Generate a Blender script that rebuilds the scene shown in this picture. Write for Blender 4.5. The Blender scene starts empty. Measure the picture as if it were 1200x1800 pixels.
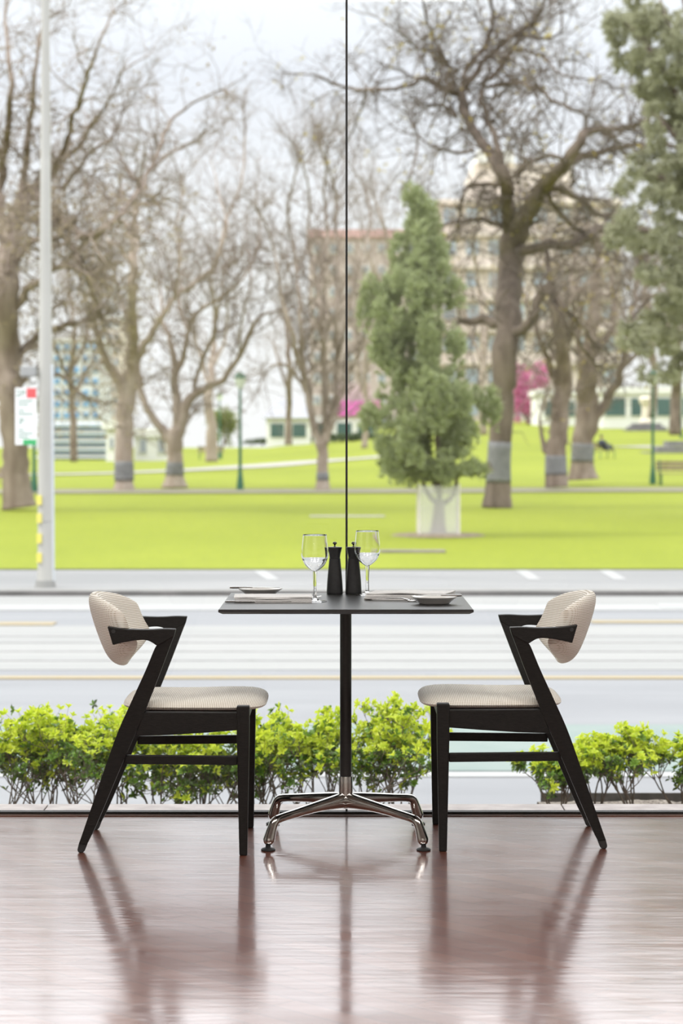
import bpy, bmesh, math, random
from mathutils import Vector, Matrix, noise
D = bpy.data
SC = bpy.context.scene
COL = SC.collection
PI = math.pi
# ------------------------------------------------------------------ camera
CAMH = 1.21; F = 4000.0; HY = 780.0
cam = D.cameras.new('camera'); cam.sensor_width = 36; cam.lens = 80.0
cam.shift_y = -(900 - HY) / 1800.0
cam.clip_start = 0.05; cam.clip_end = 2000
cam.dof.use_dof = True; cam.dof.focus_distance = 6.95; cam.dof.aperture_fstop = 4.6
camo = D.objects.new('camera', cam); COL.objects.link(camo)
camo.location = (0, 0, CAMH); camo.rotation_euler = (PI/2, 0, 0)
SC.camera = camo
# ------------------------------------------------------------------ world: overcast sky, brighter towards the zenith
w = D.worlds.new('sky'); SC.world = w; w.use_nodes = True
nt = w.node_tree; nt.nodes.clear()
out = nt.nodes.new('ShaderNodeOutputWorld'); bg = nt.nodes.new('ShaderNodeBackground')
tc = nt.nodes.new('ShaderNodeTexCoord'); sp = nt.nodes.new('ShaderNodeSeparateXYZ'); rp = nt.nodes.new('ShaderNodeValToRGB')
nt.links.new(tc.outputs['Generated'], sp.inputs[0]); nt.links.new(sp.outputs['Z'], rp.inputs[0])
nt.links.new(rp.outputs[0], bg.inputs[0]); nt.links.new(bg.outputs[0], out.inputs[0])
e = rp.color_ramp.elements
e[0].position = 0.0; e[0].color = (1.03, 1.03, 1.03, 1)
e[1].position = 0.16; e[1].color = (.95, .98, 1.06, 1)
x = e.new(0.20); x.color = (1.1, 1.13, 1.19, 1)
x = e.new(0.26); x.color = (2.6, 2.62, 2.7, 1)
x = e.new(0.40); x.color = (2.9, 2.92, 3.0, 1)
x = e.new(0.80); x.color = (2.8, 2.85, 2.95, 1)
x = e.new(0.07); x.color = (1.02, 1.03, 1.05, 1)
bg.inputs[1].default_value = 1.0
# ------------------------------------------------------------------ soft sun, the room's ceiling lamps and an added back-wall fill
su = D.lights.new('sun', 'SUN'); su.energy = 2.2; su.angle = math.radians(12); su.color = (1, .95, .86)
suo = D.objects.new('sun', su); COL.objects.link(suo)
suo.rotation_euler = Vector((1.0, .12, -1.15)).to_track_quat('-Z', 'Y').to_euler()
for (lx, ly, le, sz) in ((-2.0, 4.6, 55, 1.2), (0, 4.4, 55, 1.2), (2.0, 4.6, 55, 1.2)):
    l = D.lights.new('ceiling_lamp_light', 'AREA'); l.shape = 'SQUARE'; l.size = sz; l.energy = le; l.color = (1, .97, .92)
    lo = D.objects.new('ceiling_lamp_light', l); COL.objects.link(lo); lo.location = (lx, ly, 3.36)
l = D.lights.new('back_wall_fill', 'AREA'); l.shape = 'RECTANGLE'; l.size = 6; l.size_y = .6; l.energy = 200; l.color = (1, .97, .93)  # added fill bounced off the back wall; no fixture stands for it
lo = D.objects.new('back_wall_fill', l); COL.objects.link(lo); lo.location = (0, -2.6, 3.3); lo.rotation_euler = Vector((0, -1, -.75)).to_track_quat('-Z', 'Y').to_euler()
SC.view_settings.view_transform = 'Standard'; SC.view_settings.look = 'None'
SC.view_settings.gamma = 1; SC.view_settings.use_curve_mapping = False
SC.view_settings.exposure = 0.0

# ------------------------------------------------------------------ helpers
def lin(r, g, b):
    f = lambda c: (c/255/12.92) if c/255 <= .04045 else ((c/255 + .055)/1.055)**2.4
    return (f(r), f(g), f(b), 1)
def P(px, py, Y):
    return Vector(((px-600)*Y/F, Y, CAMH-(py-HY)*Y/F))
MATS = {}
def mat(name, col, rough=.6, metal=0, noise_amt=0, nscale=8, bump=0, bscale=40, spec=.5, col2=None, stretch=None, trans=0, sheen=0, ior=1.5, coat=0, coord='Object'):
    if name in MATS: return MATS[name]
    m = D.materials.new(name); m.use_nodes = True; MATS[name] = m
    n = m.node_tree; b = n.nodes['Principled BSDF']
    b.inputs['Base Color'].default_value = col if len(col) == 4 else (*col, 1)
    b.inputs['Roughness'].default_value = rough; b.inputs['Metallic'].default_value = metal
    b.inputs['Specular IOR Level'].default_value = spec
    b.inputs['Transmission Weight'].default_value = trans; b.inputs['IOR'].default_value = ior
    b.inputs['Sheen Weight'].default_value = sheen; b.inputs['Coat Weight'].default_value = coat
    t = n.nodes.new('ShaderNodeTexCoord'); mp = n.nodes.new('ShaderNodeMapping')
    if stretch: mp.inputs['Scale'].default_value = stretch
    n.links.new(t.outputs[coord], mp.inputs[0])
    if col2 is not None:
        nz = n.nodes.new('ShaderNodeTexNoise'); nz.inputs['Scale'].default_value = nscale; nz.inputs['Detail'].default_value = 6
        n.links.new(mp.outputs[0], nz.inputs['Vector'])
        r = n.nodes.new('ShaderNodeValToRGB'); r.color_ramp.elements[0].position = .35; r.color_ramp.elements[1].position = .65
        r.color_ramp.elements[0].color = col if len(col) == 4 else (*col, 1)
        r.color_ramp.elements[1].color = col2 if len(col2) == 4 else (*col2, 1)
        n.links.new(nz.outputs['Fac'], r.inputs[0]); n.links.new(r.outputs[0], b.inputs['Base Color'])
    if bump:
        nb = n.nodes.new('ShaderNodeTexNoise'); nb.inputs['Scale'].default_value = bscale; nb.inputs['Detail'].default_value = 5
        n.links.new(mp.outputs[0], nb.inputs['Vector'])
        bp = n.nodes.new('ShaderNodeBump'); bp.inputs['Strength'].default_value = bump; bp.inputs['Distance'].default_value = .01
        n.links.new(nb.outputs['Fac'], bp.inputs['Height']); n.links.new(bp.outputs[0], b.inputs['Normal'])
    return m
class MB:
    def __init__(s): s.v = []; s.f = []; s.uv = None; s.mi = []
    def quadbox(s, x0, x1, y0, y1, z0, z1, M=None):
        c = [Vector((x, y, z)) for z in (z0, z1) for y in (y0, y1) for x in (x0, x1)]
        if M is not None: c = [M @ p for p in c]
        o = len(s.v); s.v += [tuple(p) for p in c]
        s.f += [(o, o+2, o+3, o+1), (o+4, o+5, o+7, o+6), (o, o+1, o+5, o+4), (o+2, o+6, o+7, o+3), (o, o+4, o+6, o+2), (o+1, o+3, o+7, o+5)]
        return s
    def tube(s, pts, rad, n=8, cap=True, sq=None):
        # sq: optional (vertical scale) flattening
        pts = [Vector(p) for p in pts]; k = len(pts)
        o = len(s.v); prev = None
        for i, p in enumerate(pts):
            t = (pts[min(i+1, k-1)] - pts[max(i-1, 0)])
            if t.length < 1e-9: t = Vector((0, 0, 1))
            t.normalize()
            if prev is None:
                a = t.orthogonal().normalized()
            else:
                a = prev - t*prev.dot(t)
                a = a.normalized() if a.length > 1e-6 else t.orthogonal().normalized()
            prev = a; b = t.cross(a); r = rad[i]
            for j in range(n):
                q = 2*PI*j/n
                d = (a*math.cos(q) + b*math.sin(q))*r
                if sq: d.z *= sq[i]
                s.v.append(tuple(p+d))
        for i in range(k-1):
            for j in range(n):
                a0 = o+i*n+j; a1 = o+i*n+(j+1) % n
                s.f.append((a0, a1, a1+n, a0+n))
        if cap:
            s.f.append(tuple(o+j for j in reversed(range(n)))); s.f.append(tuple(o+(k-1)*n+j for j in range(n)))
        return s
    def lathe(s, prof, n=40, c=(0, 0, 0)):
        o = len(s.v); k = len(prof)
        for (r, z) in prof:
            for j in range(n):
                q = 2*PI*j/n; s.v.append((c[0]+r*math.cos(q), c[1]+r*math.sin(q), c[2]+z))
        for i in range(k-1):
            for j in range(n):
                a0 = o+i*n+j; a1 = o+i*n+(j+1) % n
                s.f.append((a0, a1, a1+n, a0+n))
        return s
    def prism(s, poly, yfun):
        # polygon in x,z extruded along y; yfun(x,z)->(y0,y1)
        o = len(s.v); k = len(poly)
        for side in (0, 1):
            for (x, z) in poly: s.v.append((x, yfun(x, z)[side], z))
        s.f.append(tuple(range(o, o+k))); s.f.append(tuple(reversed(range(o+k, o+2*k))))
        for i in range(k):
            j = (i+1) % k; s.f.append((o+j, o+i, o+k+i, o+k+j))
        return s
    def build(s, name, m, parent=None, smooth=True, bevel=0, subd=0, angle=35, loc=None, bseg=3):
        me = D.meshes.new(name); me.from_pydata(s.v, [], s.f)
        ms = m if isinstance(m, (list, tuple)) else [m]
        for q in ms: me.materials.append(q)
        if s.mi: me.polygons.foreach_set('material_index', s.mi)
        if s.uv:
            ul = me.uv_layers.new(name='UVMap')
            for lp in me.loops: ul.data[lp.index].uv = s.uv[lp.vertex_index]
        me.validate(); me.update()
        if len(s.f) < 20000:
            bm = bmesh.new(); bm.from_mesh(me); bmesh.ops.recalc_face_normals(bm, faces=bm.faces); bm.to_mesh(me); bm.free()
        if smooth:
            me.shade_smooth()
            if angle and len(s.f) < 20000: me.set_sharp_from_angle(angle=math.radians(angle))
        o = D.objects.new(name, me); COL.objects.link(o)
        if parent is not None: o.parent = parent
        if loc is not None: o.location = loc
        if bevel:
            b = o.modifiers.new('bevel', 'BEVEL'); b.width = bevel; b.segments = bseg; b.limit_method = 'ANGLE'; b.angle_limit = math.radians(30)
            b.harden_normals = False
        if subd:
            q = o.modifiers.new('subd', 'SUBSURF'); q.levels = subd; q.render_levels = subd
        return o
def tag(o, label, cat, group=None, kind=None):
    o['label'] = label; o['category'] = cat
    if group: o['group'] = group
    if kind: o['kind'] = kind
    return o
def thing(name, label, cat, loc=(0, 0, 0), rotz=0, group=None):
    o = D.objects.new(name, None); COL.objects.link(o); o.location = loc; o.rotation_euler = (0, 0, rotz); o.empty_display_size = .1
    return tag(o, label, cat, group)
def struct(o): o['kind'] = 'structure'; return o
def copy_tree(o, parent=None):
    c = o.copy(); COL.objects.link(c)
    if parent is not None: c.parent = parent
    for ch in list(o.children): copy_tree(ch, c)
    return c
def box(name, m, x0, x1, y0, y1, z0, z1, parent=None, bevel=0, loc=None, M=None):
    return MB().quadbox(x0, x1, y0, y1, z0, z1, M).build(name, m, parent, smooth=False, bevel=bevel, loc=loc)
def smooth_line(pts, sub=6):
    # catmull-rom through tuples of any dimension
    r = []; n = len(pts)
    for i in range(n-1):
        p0 = pts[max(i-1, 0)]; p1 = pts[i]; p2 = pts[i+1]; p3 = pts[min(i+2, n-1)]
        for k in range(sub):
            t = k/sub
            r.append(tuple(.5*((2*b)+(-a+c)*t+(2*a-5*b+4*c-d)*t*t+(-a+3*b-3*c+d)*t**3) for a, b, c, d in zip(p0, p1, p2, p3)))
    r.append(tuple(pts[-1])); return r
def interp(tab, x):
    if x <= tab[0][0]: return tab[0][1]
    for (a, u), (b, v) in zip(tab, tab[1:]):
        if x <= b: return u+(v-u)*(x-a)/(b-a)
    return tab[-1][1]

# ------------------------------------------------------------------ materials with their own nodes
def floor_material():
    m = D.materials.new('polished_timber_floor'); m.use_nodes = True; n = m.node_tree; b = n.nodes['Principled BSDF']; L = n.links.new
    t = n.nodes.new('ShaderNodeTexCoord')
    mp = n.nodes.new('ShaderNodeMapping'); mp.inputs['Rotation'].default_value = (0, 0, math.radians(45)); L(t.outputs['Object'], mp.inputs[0])
    br = n.nodes.new('ShaderNodeTexBrick'); br.inputs['Scale'].default_value = 1; br.inputs['Brick Width'].default_value = .42; br.inputs['Row Height'].default_value = .07
    br.inputs['Mortar Size'].default_value = .0012; br.inputs['Color1'].default_value = (.16, .048, .03, 1); br.inputs['Color2'].default_value = (.22, .08, .05, 1); br.inputs['Mortar'].default_value = (.05, .02, .015, 1)
    L(mp.outputs[0], br.inputs['Vector'])
    gm = n.nodes.new('ShaderNodeMapping'); gm.inputs['Rotation'].default_value = (0, 0, math.radians(45)); gm.inputs['Scale'].default_value = (3, 45, 1); L(t.outputs['Object'], gm.inputs[0])
    gn = n.nodes.new('ShaderNodeTexNoise'); gn.inputs['Scale'].default_value = 2; gn.inputs['Detail'].default_value = 8; L(gm.outputs[0], gn.inputs['Vector'])
    big = n.nodes.new('ShaderNodeTexNoise'); big.inputs['Scale'].default_value = 1.3; big.inputs['Detail'].default_value = 5; L(t.outputs['Object'], big.inputs['Vector'])
    mx = n.nodes.new('ShaderNodeMix'); mx.data_type = 'RGBA'; mx.blend_type = 'MULTIPLY'; mx.inputs[0].default_value = .5
    rr = n.nodes.new('ShaderNodeValToRGB'); rr.color_ramp.elements[0].color = (.45, .42, .4, 1); rr.color_ramp.elements[1].color = (1.6, 1.5, 1.45, 1); L(gn.outputs['Fac'], rr.inputs[0])
    L(br.outputs['Color'], mx.inputs[6]); L(rr.outputs[0], mx.inputs[7]); L(mx.outputs[2], b.inputs['Base Color'])
    # roughness: worn patches and fine wiping streaks
    sm = n.nodes.new('ShaderNodeMapping'); sm.inputs['Scale'].default_value = (1.2, 5, 1); sm.inputs['Rotation'].default_value = (0, 0, .5); L(t.outputs['Object'], sm.inputs[0])
    sn = n.nodes.new('ShaderNodeTexNoise'); sn.inputs['Scale'].default_value = 2.5; sn.inputs['Detail'].default_value = 7; L(sm.outputs[0], sn.inputs['Vector'])
    ad = n.nodes.new('ShaderNodeMath'); ad.operation = 'ADD'; L(sn.outputs['Fac'], ad.inputs[0]); L(big.outputs['Fac'], ad.inputs[1])
    mr = n.nodes.new('ShaderNodeMapRange'); mr.inputs[1].default_value = .7; mr.inputs[2].default_value = 1.3; mr.inputs[3].default_value = .06; mr.inputs[4].default_value = .17
    L(ad.outputs[0], mr.inputs[0]); L(mr.outputs[0], b.inputs['Coat Roughness'])
    b.inputs['Coat Weight'].default_value = 1; b.inputs['Coat IOR'].default_value = 3.0; b.inputs['Roughness'].default_value = .34
    b.inputs['IOR'].default_value = FLOOR_IOR
    # bump
    h1 = n.nodes.new('ShaderNodeBump'); h1.inputs['Strength'].default_value = .3; h1.inputs['Distance'].default_value = .002; L(sn.outputs['Fac'], h1.inputs['Height'])
    h2 = n.nodes.new('ShaderNodeBump'); h2.inputs['Strength'].default_value = .12; h2.inputs['Distance'].default_value = .0006; L(br.outputs['Fac'], h2.inputs['Height']); h2.invert = True
    L(h1.outputs[0], h2.inputs['Normal'])
    # scratches
    vm = n.nodes.new('ShaderNodeMapping'); vm.inputs['Scale'].default_value = (3, 34, 1); vm.inputs['Rotation'].default_value = (0, 0, -.32); L(t.outputs['Object'], vm.inputs[0])
    vn = n.nodes.new('ShaderNodeTexNoise'); vn.inputs['Scale'].default_value = 1.5; vn.inputs['Detail'].default_value = 2; vn.inputs['Distortion'].default_value = .6; L(vm.outputs[0], vn.inputs['Vector'])
    h3 = n.nodes.new('ShaderNodeBump'); h3.inputs['Strength'].default_value = .25; h3.inputs['Distance'].default_value = .0012; L(vn.outputs['Fac'], h3.inputs['Height'])
    L(h2.outputs[0], h3.inputs['Normal']); L(h3.outputs[0], b.inputs['Normal']); L(h3.outputs[0], b.inputs['Coat Normal'])
    return m
FLOOR_IOR = 1.45
def fabric_material():
    m = D.materials.new('woven_cream_fabric'); m.use_nodes = True; n = m.node_tree; b = n.nodes['Principled BSDF']; L = n.links.new
    t = n.nodes.new('ShaderNodeUVMap'); s = n.nodes.new('ShaderNodeSeparateXYZ'); L(t.outputs[0], s.inputs[0])
    def grating(sock, k):
        a = n.nodes.new('ShaderNodeMath'); a.operation = 'MULTIPLY'; a.inputs[1].default_value = k; L(sock, a.inputs[0])
        c = n.nodes.new('ShaderNodeMath'); c.operation = 'SINE'; L(a.outputs[0], c.inputs[0])
        d = n.nodes.new('ShaderNodeMapRange'); d.inputs[1].default_value = .0; d.inputs[2].default_value = .9; L(c.outputs[0], d.inputs[0]); return d.outputs[0]
    g1 = grating(s.outputs[0], 2*PI/.0055); g2 = grating(s.outputs[1], 2*PI/.0055)
    mu = n.nodes.new('ShaderNodeMath'); mu.operation = 'MULTIPLY'; L(g1, mu.inputs[0])
    q = n.nodes.new('ShaderNodeMapRange'); q.inputs[3].default_value = .45; q.inputs[4].default_value = 1; L(g2, q.inputs[0]); L(q.outputs[0], mu.inputs[1])
    r = n.nodes.new('ShaderNodeValToRGB'); r.color_ramp.elements[0].color = lin(250, 246, 238); r.color_ramp.elements[1].color = lin(138, 114, 62); L(mu.outputs[0], r.inputs[0])
    L(r.outputs[0], b.inputs['Base Color']); b.inputs['Roughness'].default_value = .9; b.inputs['Sheen Weight'].default_value = .2
    bp = n.nodes.new('ShaderNodeBump'); bp.inputs['Strength'].default_value = .5; bp.inputs['Distance'].default_value = .001; bp.invert = True
    L(mu.outputs[0], bp.inputs['Height']); L(bp.outputs[0], b.inputs['Normal'])
    return m
def glass_pane_material():
    m = D.materials.new('clear_window_glass'); m.use_nodes = True; n = m.node_tree; n.nodes.clear(); L = n.links.new
    o = n.nodes.new('ShaderNodeOutputMaterial'); mx = n.nodes.new('ShaderNodeMixShader'); tr = n.nodes.new('ShaderNodeBsdfTransparent'); g = n.nodes.new('ShaderNodeBsdfGlossy')
    tr.inputs[0].default_value = (.985, .995, .99, 1); g.inputs['Roughness'].default_value = .01
    f = n.nodes.new('ShaderNodeFresnel'); f.inputs[0].default_value = 1.3
    L(f.outputs[0], mx.inputs[0]); L(tr.outputs[0], mx.inputs[1]); L(g.outputs[0], mx.inputs[2]); L(mx.outputs[0], o.inputs[0])
    return m
def lawn_material():
    m = D.materials.new('mown_grass'); m.use_nodes = True; n = m.node_tree; b = n.nodes['Principled BSDF']; L = n.links.new
    t = n.nodes.new('ShaderNodeTexCoord')
    mp = n.nodes.new('ShaderNodeMapping'); mp.inputs['Scale'].default_value = (.12, .05, .1); L(t.outputs['Object'], mp.inputs[0])
    a = n.nodes.new('ShaderNodeTexNoise'); a.inputs['Scale'].default_value = 1; a.inputs['Detail'].default_value = 12; a.inputs['Roughness'].default_value = .7; L(mp.outputs[0], a.inputs['Vector'])
    f = n.nodes.new('ShaderNodeTexNoise'); f.inputs['Scale'].default_value = 9; f.inputs['Detail'].default_value = 4; L(t.outputs['Object'], f.inputs['Vector'])
    r = n.nodes.new('ShaderNodeValToRGB'); r.color_ramp.elements[0].position = .3; r.color_ramp.elements[1].position = .7
    r.color_ramp.elements[0].color = (.19, .225, .020, 1); r.color_ramp.elements[1].color = (.245, .28, .027, 1)
    x = r.color_ramp.elements.new(.78); x.color = (.27, .28, .07, 1); L(a.outputs['Fac'], r.inputs[0])
    r2 = n.nodes.new('ShaderNodeValToRGB'); r2.color_ramp.elements[0].color = (.5, .54, .5, 1); r2.color_ramp.elements[1].color = (1.3, 1.25, 1.2, 1); L(f.outputs['Fac'], r2.inputs[0])
    mx = n.nodes.new('ShaderNodeMix'); mx.data_type = 'RGBA'; mx.blend_type = 'MULTIPLY'; mx.inputs[0].default_value = .7
    L(r.outputs[0], mx.inputs[6]); L(r2.outputs[0], mx.inputs[7]); L(mx.outputs[2], b.inputs['Base Color'])
    b.inputs['Roughness'].default_value = .9; b.inputs['Specular IOR Level'].default_value = .15
    bp = n.nodes.new('ShaderNodeBump'); bp.inputs['Strength'].default_value = .6; bp.inputs['Distance'].default_value = .04; L(f.outputs['Fac'], bp.inputs['Height']); L(bp.outputs[0], b.inputs['Normal'])
    return m
def leaf_material(name, c1, c2, trans=.35, rough=.45):
    m = D.materials.new(name); m.use_nodes = True; n = m.node_tree; n.nodes.clear(); L = n.links.new
    o = n.nodes.new('ShaderNodeOutputMaterial'); mx = n.nodes.new('ShaderNodeMixShader'); mx.inputs[0].default_value = trans
    b = n.nodes.new('ShaderNodeBsdfPrincipled'); tl = n.nodes.new('ShaderNodeBsdfTranslucent'); b.inputs['Roughness'].default_value = rough
    t = n.nodes.new('ShaderNodeTexCoord'); nz = n.nodes.new('ShaderNodeTexNoise'); nz.inputs['Scale'].default_value = 30; L(t.outputs['Object'], nz.inputs['Vector'])
    r = n.nodes.new('ShaderNodeValToRGB'); r.color_ramp.elements[0].position = .35; r.color_ramp.elements[1].position = .65
    r.color_ramp.elements[0].color = (*c1, 1); r.color_ramp.elements[1].color = (*c2, 1); L(nz.outputs['Fac'], r.inputs[0])
    L(r.outputs[0], b.inputs['Base Color']); L(r.outputs[0], tl.inputs[0]); L(b.outputs[0], mx.inputs[1]); L(tl.outputs[0], mx.inputs[2]); L(mx.outputs[0], o.inputs[0])
    MATS[name] = m; return m

FABRIC = fabric_material()
FLOORM = floor_material()
PANE = glass_pane_material()
LAWN = lawn_material()
BLACKWOOD = mat('black_stained_oak', (.006, .0055, .005), .45, spec=.3, col2=(.012, .0105, .0095), nscale=14, stretch=(4, 30, 30), bump=.25, bscale=30)
RUBBER = mat('dark_rubber', (.018, .018, .018), .6, col2=(.03, .03, .03), nscale=60)
CHROME = mat('polished_aluminium', (.48, .47, .455), .09, 1, col2=(.55, .54, .52), nscale=20)
TOPM = mat('black_laminate', (.02, .02, .021), .28, col2=(.028, .027, .027), nscale=50, bump=.03, bscale=300)
POLEM = mat('black_powder_coat', (.012, .012, .012), .35, col2=(.016, .016, .016), nscale=90)
CHINA = mat('white_china', (.8, .79, .77), .12, col2=(.82, .81, .79), nscale=30)
LINEN = mat('white_linen', (.78, .77, .76), .9, col2=(.84, .83, .82), nscale=200, bump=.2, bscale=700, sheen=.2)
STEEL = mat('brushed_steel', (.55, .54, .52), .22, 1, col2=(.62, .61, .6), nscale=40)
GLASSM = mat('clear_crystal', (1, 1, 1), .0, trans=1, ior=1.45)
MATTBLACK = mat('matt_black_wood', (.014, .014, .015), .45, col2=(.02, .02, .021), nscale=60)
STONE = mat('honed_stone_sill', lin(140, 128, 123), .5, col2=lin(166, 155, 150), nscale=12, bump=.1, bscale=60)
WALLM = mat('painted_wall', (.62, .6, .57), .8, col2=(.66, .64, .61), nscale=3)
ASPHALT = mat('asphalt', (.185, .187, .198), .85, col2=(.215, .218, .228), nscale=1.2, bump=.3, bscale=60, stretch=(.25, 1, 1))
CONCRETE = mat('pale_tram_concrete', (.235, .235, .23), .8, col2=(.265, .262, .255), nscale=1.5, stretch=(.15, 1.5, 1), bump=.2, bscale=30)
WHITEPAINT = mat('white_road_paint', (.33, .33, .325), .7, col2=(.30, .30, .30), nscale=6)
YELPAINT = mat('faded_yellow_paint', (.29, .23, .13), .7, col2=(.28, .235, .155), nscale=6)
GREENLANE = mat('pale_green_lane', (.16, .205, .19), .8, col2=(.185, .225, .21), nscale=2)
KERB = mat('bluestone_kerb', (.10, .095, .09), .8, col2=(.15, .14, .135), nscale=2, bump=.2)
KERBTOP = mat('pale_kerbstone', (.21, .205, .195), .8, col2=(.26, .255, .245), nscale=2)
FOOTPATH = mat('grey_footpath', (.18, .18, .182), .85, col2=(.235, .232, .232), nscale=.7, stretch=(.3, 1, 1), bump=.2)
SOIL = mat('bark_mulch', (.06, .045, .035), .95, col2=(.3, .26, .22), nscale=70, bump=1, bscale=90)
BARK = mat('grey_brown_bark', (.15, .11, .085), .95, col2=(.27, .215, .175), nscale=3, bump=1, bscale=9, stretch=(1, 1, .3))
BARKD = mat('dark_brown_bark', (.10, .075, .058), .95, col2=(.2, .155, .125), nscale=3, bump=1, bscale=9, stretch=(1, 1, .3))
BARKL = mat('pale_brown_bark', (.27, .21, .17), .95, col2=(.36, .3, .25), nscale=3, bump=1, bscale=9, stretch=(1, 1, .3))
TWIG = mat('twig_bark', (.20, .155, .125), .9, col2=(.30, .24, .20), nscale=2)
COLLAR = mat('grey_tree_band', (.13, .13, .135), .6, col2=(.18, .178, .18), nscale=4)

# ------------------------------------------------------------------ the room
YG = 7.43                                  # plane of the glass
fl = box('floor', FLOORM, -5, 5, -5, 7.385, -.12, 0); struct(fl)
struct(box('ceiling', WALLM, -5, 5, -5, YG+.1, 3.4, 3.6))
struct(box('wall_left', WALLM, -5.2, -5, -5, YG+.1, -.12, 3.6))
struct(box('wall_right', WALLM, 5, 5.2, -5, YG+.1, -.12, 3.6))
struct(box('wall_back', WALLM, -5.2, 5.2, -5.2, -5, -.12, 3.6))
box('trim_1', mat('timber_threshold', (.11, .045, .025), .3, col2=(.16, .07, .04), nscale=30, stretch=(1, 20, 20)), -5, 5, 7.385, 7.41, -.12, .004, bevel=.001)['kind'] = 'structure'
box('trim_2', mat('black_gasket', (.012, .012, .012), .5, col2=(.02, .02, .02), nscale=60), -5, 5, 7.41, YG+.012, -.12, .0115)['kind'] = 'structure'
GASK = MATS['black_gasket']
for i, (a, b_) in enumerate(((-2.2, .013), (.020, 2.2), (-4.97, -2.207), (2.207, 4.97))):
    p = box('window_%d' % (i+1), PANE, a, b_, YG-.006, YG+.006, .0115, 3.4); struct(p)
for i, xx in enumerate((.0165, -2.2035, 2.2035)):
    struct(box('trim_%d' % (3+i), GASK, xx-.0035, xx+.0035, YG-.008, YG+.008, .0115, 3.4))
# outside stone sill in slabs
sx = -5.0; k = 0
sill = MB()
for xx in (-3.9, -2.45, -.98, .735, 2.2, 3.7, 5):
    sill.quadbox(sx+.002, xx-.002, YG+.012, 7.62, -.35, .004); sx = xx
o = sill.build('trim_6', STONE, smooth=False, bevel=.003); struct(o)
# raised planter outside: back wall, soil
struct(box('planter_wall', KERB, -6, 6, 9.82, 9.94, -.85, -.40))
struct(box('planter_front_wall', KERB, -6, 6, 9.02, 9.12, -.85, -.40))
struct(box('service_strip', FOOTPATH, -6, 6, 7.62, 9.02, -1.0, -.80))
pw = box('planter_bed', SOIL, -6, .84, 9.12, 9.82, -.85, -.41); struct(pw)
mb = MB(); nx, ny = 110, 14
random.seed(5)
for j in range(ny+1):
    for i in range(nx+1):
        X = .84+(6-.84)*i/nx; Y = 9.12+.70*j/ny
        mb.v.append((X, Y, -.325+.022*noise.noise((X*14, Y*14, 0))+(.0 if j < ny else -.03)))
for j in range(ny):
    for i in range(nx):
        a = j*(nx+1)+i; mb.f.append((a, a+1, a+nx+2, a+nx+1))
struct(mb.build('mulch_bed', SOIL))
struct(box('planter_edge', mat('dark_steel_edge', (.06, .055, .05), .6, col2=(.1, .09, .085), nscale=20), .86, 6, 9.822, 9.838, -.42, -.298))

# ------------------------------------------------------------------ street
ZR = -.85
road = box('road', ASPHALT, -60, 60, 9.94, 30.8, ZR-.2, ZR); struct(road)
def stripe(name, m, py0, py1, x0=-60, x1=60, h=.006):
    Y0 = (CAMH-ZR)*F/(py1-HY); Y1 = (CAMH-ZR)*F/(py0-HY)
    return struct(box(name, m, x0, x1, Y0, Y1, ZR, ZR+h))
stripe('tram_track_slab', CONCRETE, 1101, 1178)
stripe('parking_strip', CONCRETE, 1049, 1074)
stripe('green_bicycle_lane', GREENLANE, 1275, 1356)
stripe('white_lane_line', WHITEPAINT, 1359, 1367, h=.008)
stripe('far_white_lane_line', WHITEPAINT, 1065, 1073, h=.012)
stripe('yellow_lane_line', YELPAINT, 1190, 1194.5, h=.012)
stripe('left_yellow_tram_line', YELPAINT, 1095, 1100, -14, (95-600)*25.9/F, h=.014)
stripe('right_yellow_tram_line', YELPAINT, 1092, 1096, (1040-600)*26.2/F, 14, h=.014)
stripe('white_arrow_mark', WHITEPAINT, 1064, 1070, (1160-600)*28.6/F, 6, h=.02)
RAIL = mat('tram_rail_steel', (.22, .215, .21), .6, .0, col2=(.26, .25, .25), nscale=5)
for a in (1119, 1130.5, 1146, 1162):
    Y0 = (CAMH-ZR)*F/(a-HY)
    struct(box('tram_rail', RAIL, -60, 60, Y0-.05, Y0+.05, ZR, ZR+.012))
struct(box('far_kerb', KERB, -60, 60, 30.78, 30.98, ZR-.2, -.79))
struct(box('far_kerb_top', KERBTOP, -60, 60, 30.98, 31.4, ZR-.2, -.785))
struct(box('far_footpath', FOOTPATH, -60, 60, 31.4, 36.3, ZR-.2, -.787))
def fp_y(py): return (CAMH+.787)*F/(py-HY)
for (x0, y0, x1, y1) in ((915, 1003, 940, 1019), (1062, 1003, 1090, 1019), (455, 1004, 480, 1019)):
    a = P(x0, y0, fp_y(y0)); b_ = P(x1, y1, fp_y(y1)); d = Vector((.09, 0, 0)); q = MB()
    q.v = [tuple(p+Vector((0, 0, zz))) for zz in (0.0, .008) for p in (a-d, a+d, b_+d, b_-d)]
    q.f = [(0, 1, 2, 3), (4, 5, 6, 7), (0, 1, 5, 4), (1, 2, 6, 5), (2, 3, 7, 6), (3, 0, 4, 7)]
    struct(q.build('footpath_line', WHITEPAINT, smooth=False))

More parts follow.
